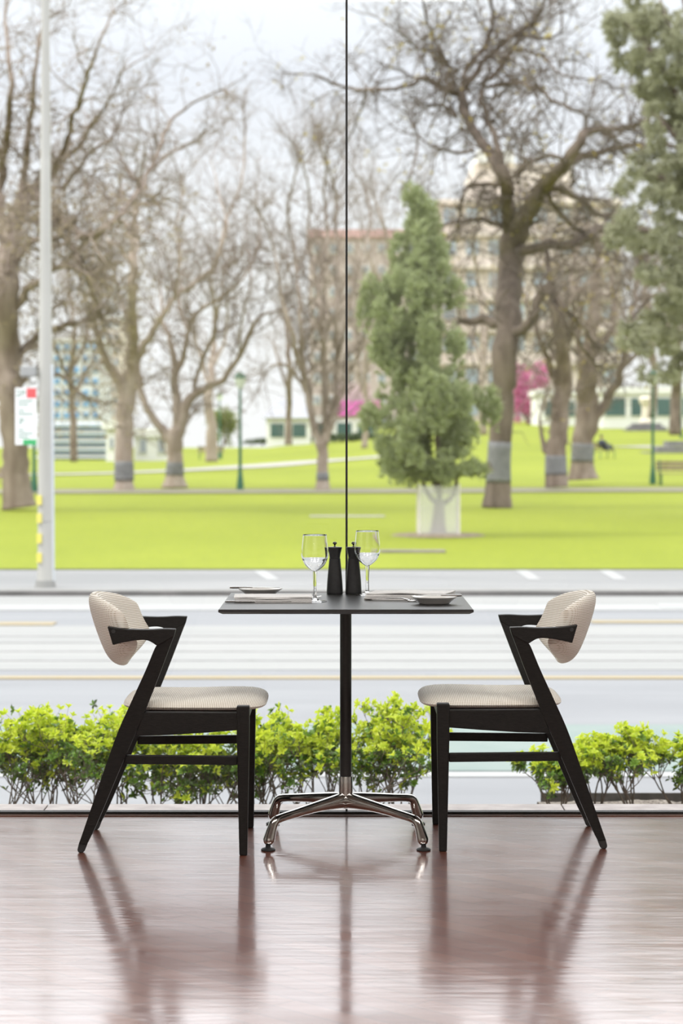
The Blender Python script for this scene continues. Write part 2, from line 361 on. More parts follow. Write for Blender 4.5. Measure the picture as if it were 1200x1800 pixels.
# ------------------------------------------------------------------ park ground
TL = ((36, -.77), (50, -.60), (62, -.54), (80, -.43), (110, -.22), (160, .30), (220, .95), (300, 1.5), (700, 2))
TR = ((36, -.77), (50, -.60), (62, -.54), (80, -.43), (110, -.03), (160, 1.0), (220, 2.8), (300, 4.2), (700, 5))
TLL = ((36, -.77), (50, -.60), (62, -.54), (80, -.43), (110, -.3), (160, -.05), (220, -.2), (300, -.3), (700, 0))
def ss(a, b, x):
    t = min(1, max(0, (x-a)/(b-a))); return t*t*(3-2*t)
def G(X, Y):
    t = ss(-6, 12, X); u = ss(-14, -5, X)
    l = interp(TLL, Y)*(1-u)+interp(TL, Y)*u
    return l*(1-t)+interp(TR, Y)*t
def hit(px, py):
    Y = 36.0
    while Y < 600:
        p = P(px, py, Y)
        if p.z <= G(p.x, Y): return Vector((p.x, Y, G(p.x, Y)))
        Y += .1
    return P(px, py, 300)
mb = MB(); ys = [36]
while ys[-1] < 700: ys.append(ys[-1]*1.018+.1)
nx = 90
for Y in ys:
    for i in range(nx+1):
        X = -150+300*i/nx; X = X if abs(X) > 1e-6 else 0
        X = math.copysign((abs(X)/150)**1.7*150, X)
        mb.v.append((X, Y, G(X, Y)))
for j in range(len(ys)-1):
    for i in range(nx):
        a = j*(nx+1)+i; mb.f.append((a, a+1, a+nx+2, a+nx+1))
struct(mb.build('lawn', LAWN))
PATHM = mat('pale_gravel_path', (.30, .28, .26), .9, col2=(.34, .32, .30), nscale=2)
DIRT = mat('worn_earth_path', (.17, .145, .11), .9, col2=(.2, .19, .11), nscale=.6)
def strip_path(name, m, pts, wid, dz=.02):
    # pts are ground positions (x,y); ribbon draped on the lawn
    q = MB(); sm = smooth_line(pts, 12)
    for i, (x, y) in enumerate(sm):
        a = sm[max(i-1, 0)]; b_ = sm[min(i+1, len(sm)-1)]
        t = Vector((b_[0]-a[0], b_[1]-a[1])); t.normalize(); nn = Vector((-t.y, t.x))*wid/2
        for s_ in (-1, -.33, .33, 1):
            X = x+nn.x*s_; Y = y+nn.y*s_; q.v.append((X, Y, G(X, Y)+dz))
    for i in range(len(sm)-1):
        for c in range(3):
            a = i*4+c; q.f.append((a, a+1, a+5, a+4))
    return struct(q.build(name, m))
strip_path('earth_path', DIRT, [(-40, 78), (-12, 78), (0, 78.5), (12, 80), (40, 80)], 5, .03)
strip_path('left_gravel_path', PATHM, [(-22, 105), (-12, 112), (-6, 122), (-1, 138), (2, 142), (4, 146)], 3.4, .04)
strip_path('right_gravel_path', PATHM, [(20, 160), (27, 152), (36, 150), (50, 150)], 4, .05)

# ------------------------------------------------------------------ dining chairs
def cz(px, s_): return (px-600)/s_+.529
def c1(cx, cy, s=592.0):        # side profile measurements to chair-local x,z
    px = 120+cx/3.158; py = 1010+cy/3.158
    return ((px-600)/s+.529, CAMH-(py-780)/s)
def ysplay(z): return .198+.047*max(0, min(1, z/.66))
def make_chair(label):
    t = thing('dining_chair', label, 'chair', (0, 0, 0), 0, 'matching dining chairs at the table')
    for sd in (-1, 1):
        yy = lambda x, z, sd=sd, h=.0155: (sd*ysplay(z)-h, sd*ysplay(z)+h)
        # back leg
        poly = smooth_line([(597, 330), (580, 372), (512, 552), (430, 757), (375, 884), (300, 1055), (166, 1372), (112, 1484)], 3)
        poly += [(66, 1480)] + smooth_line([(66, 1480), (85, 1430), (222, 1035), (290, 850), (362, 690), (440, 520), (490, 400), (506, 378)], 3)[1:]
        lg = MB().prism([c1(*p) for p in poly], yy).build('leg', BLACKWOOD, t, bevel=.005)
        ft = [c1(112, 1484), c1(96, 1525), c1(84, 1536), c1(64, 1534), c1(56, 1520), c1(66, 1480)]
        ft = [(x, max(z, .0005)) for x, z in ft]
        MB().prism(ft, lambda x, z, sd=sd: (sd*ysplay(z)-.0125, sd*ysplay(z)+.0125)).build('foot_cap', RUBBER, lg, bevel=.003)
        # arm: paddle with a pointed front tip, wider on top
        top = smooth_line([(232, 276), (300, 287), (380, 292), (460, 293), (540, 289), (607, 291)], 3)
        bot = smooth_line([(597, 330), (550, 358), (506, 380), (490, 372), (462, 356), (430, 350), (380, 353), (310, 366), (262, 378)], 3)
        arm = MB().prism([c1(*p) for p in top+bot], lambda x, z, sd=sd: (sd*.245-(.0165 if sd > 0 else .0165)-(.012*ss(.02, .045, .24-abs(x-.0)) if False else 0), sd*.245+.0165)).build('arm', BLACKWOOD, t, bevel=.007)
        hx, hz = c1(266, 303)
        MB().tube([(hx, sd*(.2615), hz), (hx, sd*.2632, hz)], [.006, .0055], 16).build('screw_cap', RUBBER, arm)
        # front leg
        q = MB(); x0, x1 = c1(935, 726, 597)[0], c1(1007, 726, 597)[0]
        rows = [(.440, x0, x1, .018), (.33, x0+.001, x1-.001, .018), (.0, x0+.008, x1-.007, .0125)]
        for (z, a, b_, h) in rows:
            q.v += [(a, sd*.241-h, z), (b_, sd*.241-h, z), (b_, sd*.241+h, z), (a, sd*.241+h, z)]
        for r in range(2):
            for c in range(4):
                q.f.append((r*4+c, r*4+(c+1) % 4, r*4+4+(c+1) % 4, r*4+4+c))
        q.f += [(0, 1, 2, 3), (8, 9, 10, 11)]
        q.build('leg', BLACKWOOD, t, bevel=.004)
        # seat side rail, tapering to the front
        ra = [c1(952, 749), c1(952, 847), c1(760, 862), c1(560, 876), c1(380, 882), c1(425, 749)]
        MB().prism(ra, lambda x, z, sd=sd: tuple(sd*(.2265+.0145*ss(-.15, .22, x))+e_ for e_ in (-.0115, .0115))).build('seat_rail', BLACKWOOD, t, bevel=.003)
        # stretcher
        xa = c1(318, 1010)[0]; xb = x0+.002
        zt, zb = c1(0, 990)[1], c1(0, 1040)[1]; q = MB()
        for (x, yc) in ((xa, ysplay(.28)), (xb, .241)):
            q.v += [(x, sd*yc-.008, zb), (x, sd*yc+.008, zb), (x, sd*yc+.008, zt), (x, sd*yc-.008, zt)]
        q.f = [(0, 1, 2, 3), (4, 5, 6, 7), (0, 1, 5, 4), (1, 2, 6, 5), (2, 3, 7, 6), (3, 0, 4, 7)]
        q.build('stretcher', BLACKWOOD, t, bevel=.003)
    # front and back cross rails under the cushion
    xf = c1(950, 0, 597)[0]
    MB().quadbox(xf, xf+.02, -.224, .224, .375, .42).build('cross_rail', BLACKWOOD, t, bevel=.003, smooth=False)
    xr = c1(372, 0)[0]
    MB().quadbox(xr-.01, xr+.012, -.208, .208, .372, .405).build('cross_rail', BLACKWOOD, t, bevel=.003, smooth=False)
    # seat cushion: superelliptic plan, domed, front edge rolling over
    N = 56; q = MB(); q.uv = []
    def se(u, p): return math.copysign(abs(u)**p, u)
    xcent = (.305+(-.126))/2; hx = (.305+.126)/2
    rings = 14
    for side in (1, -1):
        for r in range(rings+1):
            rr = math.sin(PI/2*r/rings) if True else r/rings
            for j in range(N):
                a = 2*PI*j/N; ca, sa = math.cos(a), math.sin(a)
                x = se(ca, .42)*rr; y = se(sa, .42)*rr
                wy = .2215-.012*(1-(x+1)/2)
                edge = max(0, 1-rr**9)**.5
                X = xcent+hx*x; Y = wy*y
                if side > 0: z = .431+edge*(.022+.006*(1-min(1, abs(y))**2)) - .004*math.exp(-((X-.05)/.12)**2)*edge
                else: z = .431-(max(0, 1-rr**20)**.5)*.0105
                q.v.append((X, Y, z))
                uvy = Y + (math.copysign(.02*(1-edge), Y) if side > 0 else 0)
                q.uv.append((X+(.02*(1-edge))*ca, uvy+(z*.6 if rr > .97 else 0)))
    st = (rings+1)*N
    for side in (0, 1):
        for r in range(rings):
            for j in range(N):
                a0 = side*st+r*N+j; a1 = side*st+r*N+(j+1) % N
                q.f.append((a0, a1, a1+N, a0+N))
    # join rims
    for j in range(N):
        a0 = rings*N+j; a1 = rings*N+(j+1) % N; q.f.append((a0, a1, st+a1, st+a0))
    q.build('seat_cushion', FABRIC, t, angle=80)
    # backrest: shell curved in plan, leaning back
    q = MB(); q.uv = []; NU, NV = 48, 28
    def pad(u, v, sgn):
        au = abs(u); y = u*.2235
        ztop = .758-.028*au**2.2; zbot = .535+.062*au**1.6
        zc = (ztop+zbot)/2; hz = (ztop-zbot)/2
        # rounded corners
        hz2 = hz*(1-au**9*.22)
        z = zc+hz2*v
        fwd = .080*au**2.0
        # lean: top further back
        lean = -.40*(z-.65)
        bul = -.008*(1-v*v)
        e_ = (max(0, 1-au**10))**.5*(max(0, 1-abs(v)**6))**.5
        ev_ = (max(0, 1-abs(v)**6))**.5
        T = (.022+.006*(1-v))*(ev_*(.75+.25*(1-au**8)) if sgn > 0 else e_)
        x = -.194+fwd+lean+bul+sgn*T
        return (x+.012, y, z)
    cnt = 0
    for sgn in (1, -1):
        for i in range(NU+1):
            uu = math.sin(PI/2*(-1+2*i/NU))
            for j in range(NV+1):
                vv = math.sin(PI/2*(-1+2*j/NV))
                p = pad(uu, vv, sgn); q.v.append(p)
                q.uv.append((p[2]*1.05 + p[1]*.28*0, math.copysign(math.hypot(p[1], (p[0])*.5), p[1]) + sgn*0))
    sN = (NU+1)*(NV+1)
    for s2 in (0, 1):
        for i in range(NU):
            for j in range(NV):
                a = s2*sN+i*(NV+1)+j; q.f.append((a, a+1, a+NV+2, a+NV+1))
    for i in range(NU):
        for j in (0, NV):
            a = i*(NV+1)+j; q.f.append((a, a+NV+1, sN+a+NV+1, sN+a))
    for j in range(NV):
        for i in (0, NU):
            a = i*(NV+1)+j; q.f.append((a, a+1, sN+a+1, sN+a))
    bk = q.build('backrest', FABRIC, t, angle=58)
    return t
ch1 = make_chair('black wooden armchair with cream woven cushions on the left of the table')
ch1.location = (-.529, 6.935, 0)
ch2 = copy_tree(ch1); ch2.location = (.5415, 7.0, 0); ch2.rotation_euler = (0, 0, PI)
ch2['label'] = 'black wooden armchair with cream woven cushions on the right of the table'

# ------------------------------------------------------------------ table
TX, TY, TZ = .013, 7.0, .727
tb = thing('dining_table', 'square black bistro table with polished four-star base', 'table', (TX, TY, 0))
q = MB(); h = .372
rings = [(h-.012, TZ-.014), (h, TZ-.008), (h, TZ-.002), (h-.002, TZ)]
for (r, z) in rings: q.v += [(-r, -r, z), (r, -r, z), (r, r, z), (-r, r, z)]
for r in range(3):
    for c in range(4): q.f.append((r*4+c, r*4+(c+1) % 4, r*4+4+(c+1) % 4, r*4+4+c))
q.f += [(0, 1, 2, 3), (12, 13, 14, 15)]
q.build('tabletop', TOPM, tb, smooth=False)
q = MB(); q.quadbox(-.11, .11, -.11, .11, TZ-.02, TZ-.0145); q.build('mounting_plate', POLEM, tb, smooth=False, bevel=.002)
MB().tube([(0, 0, .185), (0, 0, TZ-.02)], [.0178, .0178], 32).build('pole', POLEM, tb)
MB().lathe([(0, .088), (.012, .088), (.019, .092), (.0215, .11), (.0215, .183), (.0205, .188), (.0, .188)], 40).build('hub', CHROME, tb)
for sx in (-1, 1):
    for sy in (-1, 1):
        pts = [(0.010, .114, .018, 1.4), (.05, .112, .0168, 1.28), (.12, .107, .015, 1.1), (.20, .098, .0135, 1), (.255, .091, .0128, 1), (.279, .083, .0140, 1), (.290, .066, .0145, 1), (.298, .045, .0165, 1), (.303, .030, .0175, 1), (.305, .020, .013, 1), (.3055, .017, .008, 1)]
        sm = smooth_line(pts, 5); d = Vector((sx, sy, 0)).normalized()*1.07
        lg = MB().tube([(d.x*r_, d.y*r_, z) for (r_, z, a, b_) in sm], [a for (_, _, a, b_) in sm], 20, sq=[b_ for (_, _, _, b_) in sm]).build('leg', CHROME, tb, angle=60)
        MB().lathe([(0, .001), (.021, .001), (.0215, .004), (.018, .007), (.008, .0095), (.007, .02), (0, .02)], 28, (d.x*.3055, d.y*.3055, 0)).build('glide', RUBBER, lg)

# ------------------------------------------------------------------ tableware
TZ2 = TZ+.0006
def make_glass(label):
    t = thing('wine_glass', label, 'wine glass', group='wine glasses on the table')
    outer = smooth_line([(.0055, .092), (.016, .099), (.030, .112), (.0400, .134), (.0418, .152), (.0395, .178), (.0365, .2045)], 6)
    inner = [(max(r-.0011, .0), z+ (.002 if z < .13 else 0)) for r, z in outer]
    inner[0] = (.0001, .0965)
    prof = [(.0001, .092)]+outer+[(.0360, .2052)]+list(reversed(inner))
    MB().lathe(prof, 56).build('bowl', GLASSM, t, angle=70)
    st = smooth_line([(.0001, .0066), (.013, .0065), (.0068, .012), (.0052, .022), (.0049, .05), (.0062, .078), (.0070, .0918)], 5)
    MB().lathe(st+[(.0001, .0918)], 32).build('stem', GLASSM, t, angle=70)
    MB().lathe([(.0001, .0), (.036, .0), (.0372, .0012), (.036, .002), (.022, .0034), (.012, .006), (.0001, .0063)], 56).build('foot', GLASSM, t, angle=70)
    return t
g1 = make_glass('empty wine glass nearer the front, left of the pepper mills'); g1.location = (-.0815, 6.955, TZ2)
g2 = copy_tree(g1); g2.location = (.0825, 7.265, TZ2); g2['label'] = 'empty wine glass farther back, right of the pepper mills'
def make_mill(label):
    t = thing('pepper_mill', label, 'pepper mill', group='black mills on the table')
    MB().lathe([(.0001, 0), (.0255, 0), (.0262, .002), (.0262, .008), (.0245, .04), (.0215, .075), (.0178, .113), (.0178, .1145), (.0001, .1145)], 40).build('body', MATTBLACK, t, angle=40)
    MB().lathe([(.0001, .1155), (.0172, .1155), (.0172, .119), (.0185, .129), (.0225, .1445), (.0235, .1485), (.0225, .1505), (.0001, .1525)], 40).build('head', MATTBLACK, t, angle=40)
    MB().lathe(smooth_line([(.0001, .1525), (.0028, .153), (.0022, .157), (.0062, .161), (.0066, .164), (.004, .167), (.0001, .1675)], 3), 24).build('knob', mat('dark_steel', (.12, .115, .11), .25, 1, col2=(.16, .155, .15), nscale=80), t, angle=60)
    return t
m1 = make_mill('black tapered mill on the left of the pair'); m1.location = (-.0215, 7.315, TZ2)
m2 = copy_tree(m1); m2.location = (.0385, 7.315, TZ2); m2['label'] = 'black tapered mill on the right of the pair'
def napkin(name, label, loc, sx_, sy_, rot, seed, layers=4, skew=0):
    random.seed(seed); q = MB(); z = 0; nx_, ny_ = 22, 12
    for l in range(layers):
        ph = random.random()*6; th = .0036; ex = random.uniform(-.003, .003)
        o0 = len(q.v)
        def surf(a, b_, top):
            x = (a-.5)*(sx_+ex*2)+skew*(b_-.5); y = (b_-.5)*(sy_-.002*l)
            wv = .0007*math.sin(a*9+ph)+.0008*math.sin(b_*5+ph*2)+.002*ss(.7, 1, a)*math.sin(ph)
            return (x, y, z+max(0, wv)*l/2+(th*.85 if top else 0))
        for top in (0, 1):
            for j in range(ny_+1):
                for i in range(nx_+1): q.v.append(surf(i/nx_, j/ny_, top))
        S = (nx_+1)*(ny_+1)
        for top in (0, 1):
            for j in range(ny_):
                for i in range(nx_):
                    a = o0+top*S+j*(nx_+1)+i; q.f.append((a, a+1, a+nx_+2, a+nx_+1))
        for i in range(nx_):
            for j in (0, ny_):
                a = o0+j*(nx_+1)+i; q.f.append((a, a+1, a+1+S, a+S))
        for j in range(ny_):
            for i in (0, nx_):
                a = o0+j*(nx_+1)+i; q.f.append((a, a+nx_+1, a+nx_+1+S, a+S))
        z += th+.0006
    o = q.build(name, LINEN, angle=50); o.location = loc; o.rotation_euler = (0, 0, rot)
    return tag(o, label, 'napkin', 'folded napkins on the table')
napkin('folded_napkin', 'folded white napkin at the left place setting', (-.210, 7.0, TZ2), .235, .17, .03, 3)
napkin('folded_napkin', 'folded white napkin lying slanted at the right place setting', (.215, 7.10, TZ2), .25, .16, -.05, 8, 5, .03)
def plate(label, loc):
    t = MB().lathe([(.0001, .0), (.044, 0), (.0465, .0012), (.051, .006), (.0585, .0125), (.067, .0182), (.0705, .0208), (.0705, .0222), (.067, .0216), (.056, .0155), (.046, .0088), (.04, .007), (.0001, .0065)], 64).build('side_plate', CHINA, angle=60)
    t.location = loc; return tag(t, label, 'plate', 'side plates on the table')
plate('small white side plate at the back left corner of the table', (-.2585, 7.245, TZ2))
plate('small white side plate near the front right of the table', (.2795, 6.865, TZ2))
def knife(label, loc, rot, L=.20, tilt=0):
    t = thing('table_knife', label, 'knife', loc, rot, 'knives on the table'); t.rotation_euler = (0, tilt, rot)
    hL = L*.45
    pts = [(-.5*L, .0026, .0045), (-.5*L+.01, .0034, .006), (-.5*L+hL*.8, .003, .005), (-.5*L+hL, .0026, .004)]
    MB().tube([(a, 0, .004) for a, _, _ in pts], [c for _, _, c in pts], 14, sq=[.6]*4).build('handle', STEEL, t)
    q = MB(); x0 = -.5*L+hL; out = smooth_line([(x0, -.0035), (x0+.02, -.008), (L*.35, -.009), (L*.5, -.001)], 4); out2 = [(L*.5, .002), (L*.3, .004), (x0, .0035)]
    pl = out+out2; k = len(pl)
    for zz in (.0032, .0046): q.v += [(x_, y_, zz) for x_, y_ in pl]
    q.f = [tuple(range(k)), tuple(range(2*k-1, k-1, -1))]+[(i, (i+1) % k, k+(i+1) % k, k+i) for i in range(k)]
    q.build('blade', STEEL, t, smooth=False); return t
def fork(label, loc, rot):
    t = thing('table_fork', label, 'fork', loc, rot, 'forks on the table')
    pts = smooth_line([(-.095, .003, .0045), (-.05, .0045, .0035), (0, .008, .0024), (.03, .010, .003), (.045, .007, .006), (.06, .003, .009)], 4)
    MB().tube([(a, 0, b_) for a, b_, c in pts], [c for a, b_, c in pts], 12, sq=[.35]*len(pts)).build('handle', STEEL, t, angle=60)
    for yy in (-.0075, -.0025, .0025, .0075):
        MB().tube([(.058, yy, .003), (.075, yy, .002), (.097, yy, .006)], [.0017, .0015, .0008], 8).build('tine', STEEL, t)
    return t
knife('table knife in front of the left napkin', (-.252, 6.895, TZ2), .01)
knife('butter knife laid across the back left side plate', (-.275, 7.235, TZ2+.0212), .02, .16)
knife('butter knife laid across the front right side plate', (.292, 6.855, TZ2+.0212), PI-.05, .14)
fork('table fork leaning against the right napkin', (.155, 6.985, TZ2), -.5)
fork('fork lying just behind the left napkin', (-.16, 7.115, TZ2), .04)

# ------------------------------------------------------------------ hedge shrubs in the planter
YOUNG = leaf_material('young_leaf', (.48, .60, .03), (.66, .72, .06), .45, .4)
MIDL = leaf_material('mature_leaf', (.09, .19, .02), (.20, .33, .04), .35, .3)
OLDL = leaf_material('old_leaf', (.05, .085, .028), (.11, .14, .05), .25, .35)  # darker green from leaf age, commoner low on the shrub
STEM = mat('shrub_stem', (.10, .075, .055), .8, col2=(.17, .13, .1), nscale=40)
def leaf(q, base, d, up, L, W, mi, fold=.25):
    d = d.normalized(); s_ = d.cross(up)
    if s_.length < 1e-4: s_ = d.orthogonal()
    s_.normalize(); n_ = s_.cross(d)
    o = len(q.v)
    tip = base+d*L-n_*L*.10
    m1_ = base+d*L*.35; m2_ = base+d*L*.72
    q.v += [tuple(base), tuple(m1_+s_*W*.42+n_*W*fold), tuple(m2_+s_*W*.45+n_*W*fold), tuple(tip), tuple(m2_-s_*W*.45+n_*W*fold), tuple(m1_-s_*W*.42+n_*W*fold), tuple(m1_), tuple(m2_)]
    q.f += [(o, o+6, o+1), (o+6, o+7, o+2, o+1), (o+7, o+3, o+2), (o, o+5, o+6), (o+5, o+4, o+7, o+6), (o+4, o+3, o+7)]
    q.mi += [mi]*6
def rv():
    while 1:
        v = Vector((random.uniform(-1, 1), random.uniform(-1, 1), random.uniform(-1, 1)))
        if .05 < v.length < 1: return v.normalized()
def shrub(label, X, Y, z0, top, half, seed, dens=1.0, lean=0):
    random.seed(seed)
    t = thing('hedge_shrub', label, 'shrub', (X, Y, z0), 0, 'clipped hedge shrubs outside the window')
    st = MB(); lf = MB(); H = top-z0
    tips = []
    def grow(p, d, L, r, lev):
        n_ = 4; pts = [p]; dd = d.copy()
        for i in range(n_):
            dd = (dd+rv()*.22+Vector((0, 0, .07))).normalized(); p = p+dd*L/n_
            if p.z > H*1.02: dd.z *= .1
            pts.append(p)
        st.tube(pts, [r*(1-.35*i/n_) for i in range(n_+1)], 5 if r > .0015 else 3, cap=False)
        if lev >= 2:
            for i in range(1, n_+1):
                if random.random() < .75*dens: tips.append((pts[i], (dd+rv()*.9).normalized(), 1))
        if lev < 3:
            for k in range(random.choice((3, 3, 4))):
                i = random.choice((2, 3, 4, 4)); a = (dd+rv()*.85+Vector((0, 0, .15))).normalized()
                grow(pts[i], a, L*random.uniform(.5, .75), r*.6, lev+1)
        else: tips.append((pts[-1], dd, 0))
    ns = random.choice((6, 7, 7))
    for k in range(ns):
        a = random.uniform(0, 2*PI)
        d = Vector((math.cos(a)*half*1.3+lean, math.sin(a)*half*.8, H*.72)).normalized()
        grow(Vector((math.cos(a)*.02, math.sin(a)*.02, 0)), d, H*.48, .0042, 0)
    # keep twigs within a clipped box
    for (p, d, kind) in tips:
        if kind == 1 and random.random() < .55: continue
        if kind == 0 and p.z < H*.6 and random.random() < .45: continue
        if p.z < H*.12: continue
        hi = p.z/H
        n_ = random.randint(5, 8) if kind == 0 else random.randint(2, 4)
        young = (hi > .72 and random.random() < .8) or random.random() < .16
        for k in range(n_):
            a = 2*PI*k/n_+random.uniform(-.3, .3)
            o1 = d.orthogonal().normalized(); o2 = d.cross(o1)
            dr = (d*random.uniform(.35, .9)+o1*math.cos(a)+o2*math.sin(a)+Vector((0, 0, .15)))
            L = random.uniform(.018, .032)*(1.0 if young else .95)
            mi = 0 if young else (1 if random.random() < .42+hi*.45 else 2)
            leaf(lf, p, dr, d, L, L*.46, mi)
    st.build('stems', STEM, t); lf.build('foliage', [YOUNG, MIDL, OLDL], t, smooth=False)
    return t
shr = [
 (8, 7.88, .285, .10, 'hedge shrub at the left edge, dense and yellow-tipped', 0, -.14),
 (75, 7.95, .275, .10, 'hedge shrub second from the left edge, thick dark lower leaves', 0, -.14),
 (150, 7.86, .33, .10, 'tallest hedge shrub, left, behind the back legs of the left chair', 0, -.14),
 (215, 7.95, .27, .09, 'hedge shrub behind the left chair near its slanting leg', 0, -.14),
 (285, 7.88, .225, .09, 'sparse hedge shrub seen under the left chair seat, rear half', .02, -.14),
 (368, 7.92, .235, .08, 'sparse hedge shrub seen under the left chair seat, front half', 0, -.14),
 (440, 7.9, .23, .09, 'hedge shrub seen between the front legs of the left chair', 0, -.14),
 (505, 7.88, .29, .10, 'hedge shrub between the left chair and the table pole', 0, -.14),
 (570, 7.96, .27, .09, 'hedge shrub just left of the table pole', 0, -.14),
 (640, 7.87, .285, .10, 'hedge shrub just right of the table pole', 0, -.14),
 (705, 7.93, .30, .09, 'hedge shrub in front of the right chair front legs', 0, -.14),
 (980, 7.90, .20, .08, 'low spreading hedge shrub behind the back legs of the right chair', -.03, -.065),
 (1045, 7.95, .22, .09, 'hedge shrub in mulch, just right of the right chair', 0, -.065),
 (1115, 7.88, .25, .11, 'bushy hedge shrub in mulch near the right edge', 0, -.065),
 (1195, 7.93, .235, .10, 'hedge shrub cut by the right edge of the view', 0, -.065)]
for i, (px, Y, top, half, lab, lean, z0) in enumerate(shr):
    Y = 9.45+(Y-7.9)*1.4; sc_ = 1.197
    shrub(lab, (px-600)*Y/F, Y, -.41 if z0 < -.1 else -.325, CAMH-(CAMH-top)*sc_-(.045 if px > 900 else .022), half*sc_, 100+i, 1, lean)

# ------------------------------------------------------------------ bare trees
def tree(label, Y, limbs, seed, bark=BARK, twig=TWIG, amp=1.5, spawn=(1, 1), up=.25, minw=99, leaves=None, lmat=None, collar=None, gens=3, tl=1.0, leafz=99, name='bare_tree', grp='bare trees in the park'):
    random.seed(seed); s_ = F/Y
    b0 = limbs[0][0]; base = P(b0[0], b0[1], Y); base.z = G(base.x, Y)-.05
    t = thing(name, label, 'tree', base, 0, grp)
    ph = random.random()*6
    def W(px, py):
        hh = (b0[1]-py)/s_
        dy = amp*min(1, max(0, hh-3)/6)*(math.sin(px*.021+ph)+math.sin(py*.017+px*.008+ph*2))
        Yq = Y+dy; return P(px, py, Yq)-base
    tr = MB(); tw = MB(); lf = MB(); ends = []
    def twigs(p, d, L, r, lev):
        n_ = 5 if lev < 2 else 3; pts = [p]; dd = d.copy()
        for i in range(n_):
            dd = (dd+rv()*.38+Vector((0, 0, .04*up))).normalized(); p = p+dd*L/n_; pts.append(p)
        tw.tube(pts, [r*(1-.5*i/n_) for i in range(n_+1)], 4 if lev == 1 else 3, cap=False)
        if lev < gens:
            k = random.choice((4, 5, 6)) if lev == 1 else random.choice((2, 3, 4))
            for _ in range(k):
                i = random.randint(1, n_)
                twigs(pts[i], (dd*.7+rv()*.9+Vector((0, 0, up))).normalized(), L*random.uniform(.35, .65), r*.55, lev+1)
        else: ends.append((pts[-1], dd))
    for li, lb in enumerate(limbs):
        sm = smooth_line([(a, b_, c) for a, b_, c in lb], 5)
        pts = []; rad = []
        for (a, b_, c) in sm:
            wob = Vector((noise.noise((a*.05, b_*.05, seed)), 0, noise.noise((a*.05, b_*.05, seed+9))))*min(.12, .8*c/s_)
            pts.append(W(a, b_)+wob*(0 if li == 0 and b_ > b0[1]-60 else 1)); rad.append(c/s_/2*(1+.10*noise.noise((a*.08, b_*.08, seed+3))))
        tr.tube(pts, rad, 14 if max(rad) > .2 else 8)
        # twigs
        acc = 0
        for i in range(1, len(pts)):
            seg = (pts[i]-pts[i-1]).length; w_px = sm[i][2]
            if w_px > minw or sm[i][1] > b0[1]-100: continue
            acc += seg*spawn[0]*(1.0 if w_px < 12 else .5)*(spawn[1] if sm[i][1] < 340 else 1)
            while acc > 0:
                acc -= random.uniform(.35, .8)
                tg = (pts[i]-pts[i-1]).normalized()
                L = random.uniform(.9, 2.4)*tl
                twigs(pts[i], (tg*.6+rv()+Vector((0, 0, up))).normalized(), L, min(rad[i]*.5, .035), 1)
        p = pts[-1]; tg = (pts[-1]-pts[-3]).normalized()
        for _ in range(4): twigs(p, (tg+rv()*.5).normalized(), random.uniform(1, 2)*tl, min(rad[-1]*.7, .03), 1)
    tr.build('trunk', bark, t, angle=0); tw.build('twigs', twig, t, angle=0)
    if collar:
        for (y0, y1, extra) in collar:
            lb = smooth_line(limbs[0], 8); pp = []; rr = []
            for a, b_, c in lb:
                if y0 <= b_ <= y1: pp.append(W(a, b_)); rr.append(c/s_/2+extra)
            if len(pp) > 1: MB().tube(pp, rr, 20).build('trunk_band', COLLAR, t, angle=0)
    if leaves:
        for (p, d) in ends:
            if random.random() < leaves*(1 if p.z < leafz else .12):
                for _ in range(random.randint(1, 3)):
                    leaf(lf, p+rv()*.12, rv(), rv(), random.uniform(.07, .14), .07, 0)
        if lf.f:
            lf.build('leaves', lmat, t, smooth=False)
    return t
YELF = leaf_material('autumn_yellow_leaf', (.45, .33, .05), (.5, .42, .1), .3, .6)
TANL = leaf_material('dry_tan_leaf', (.30, .235, .16), (.42, .35, .25), .4, .7)
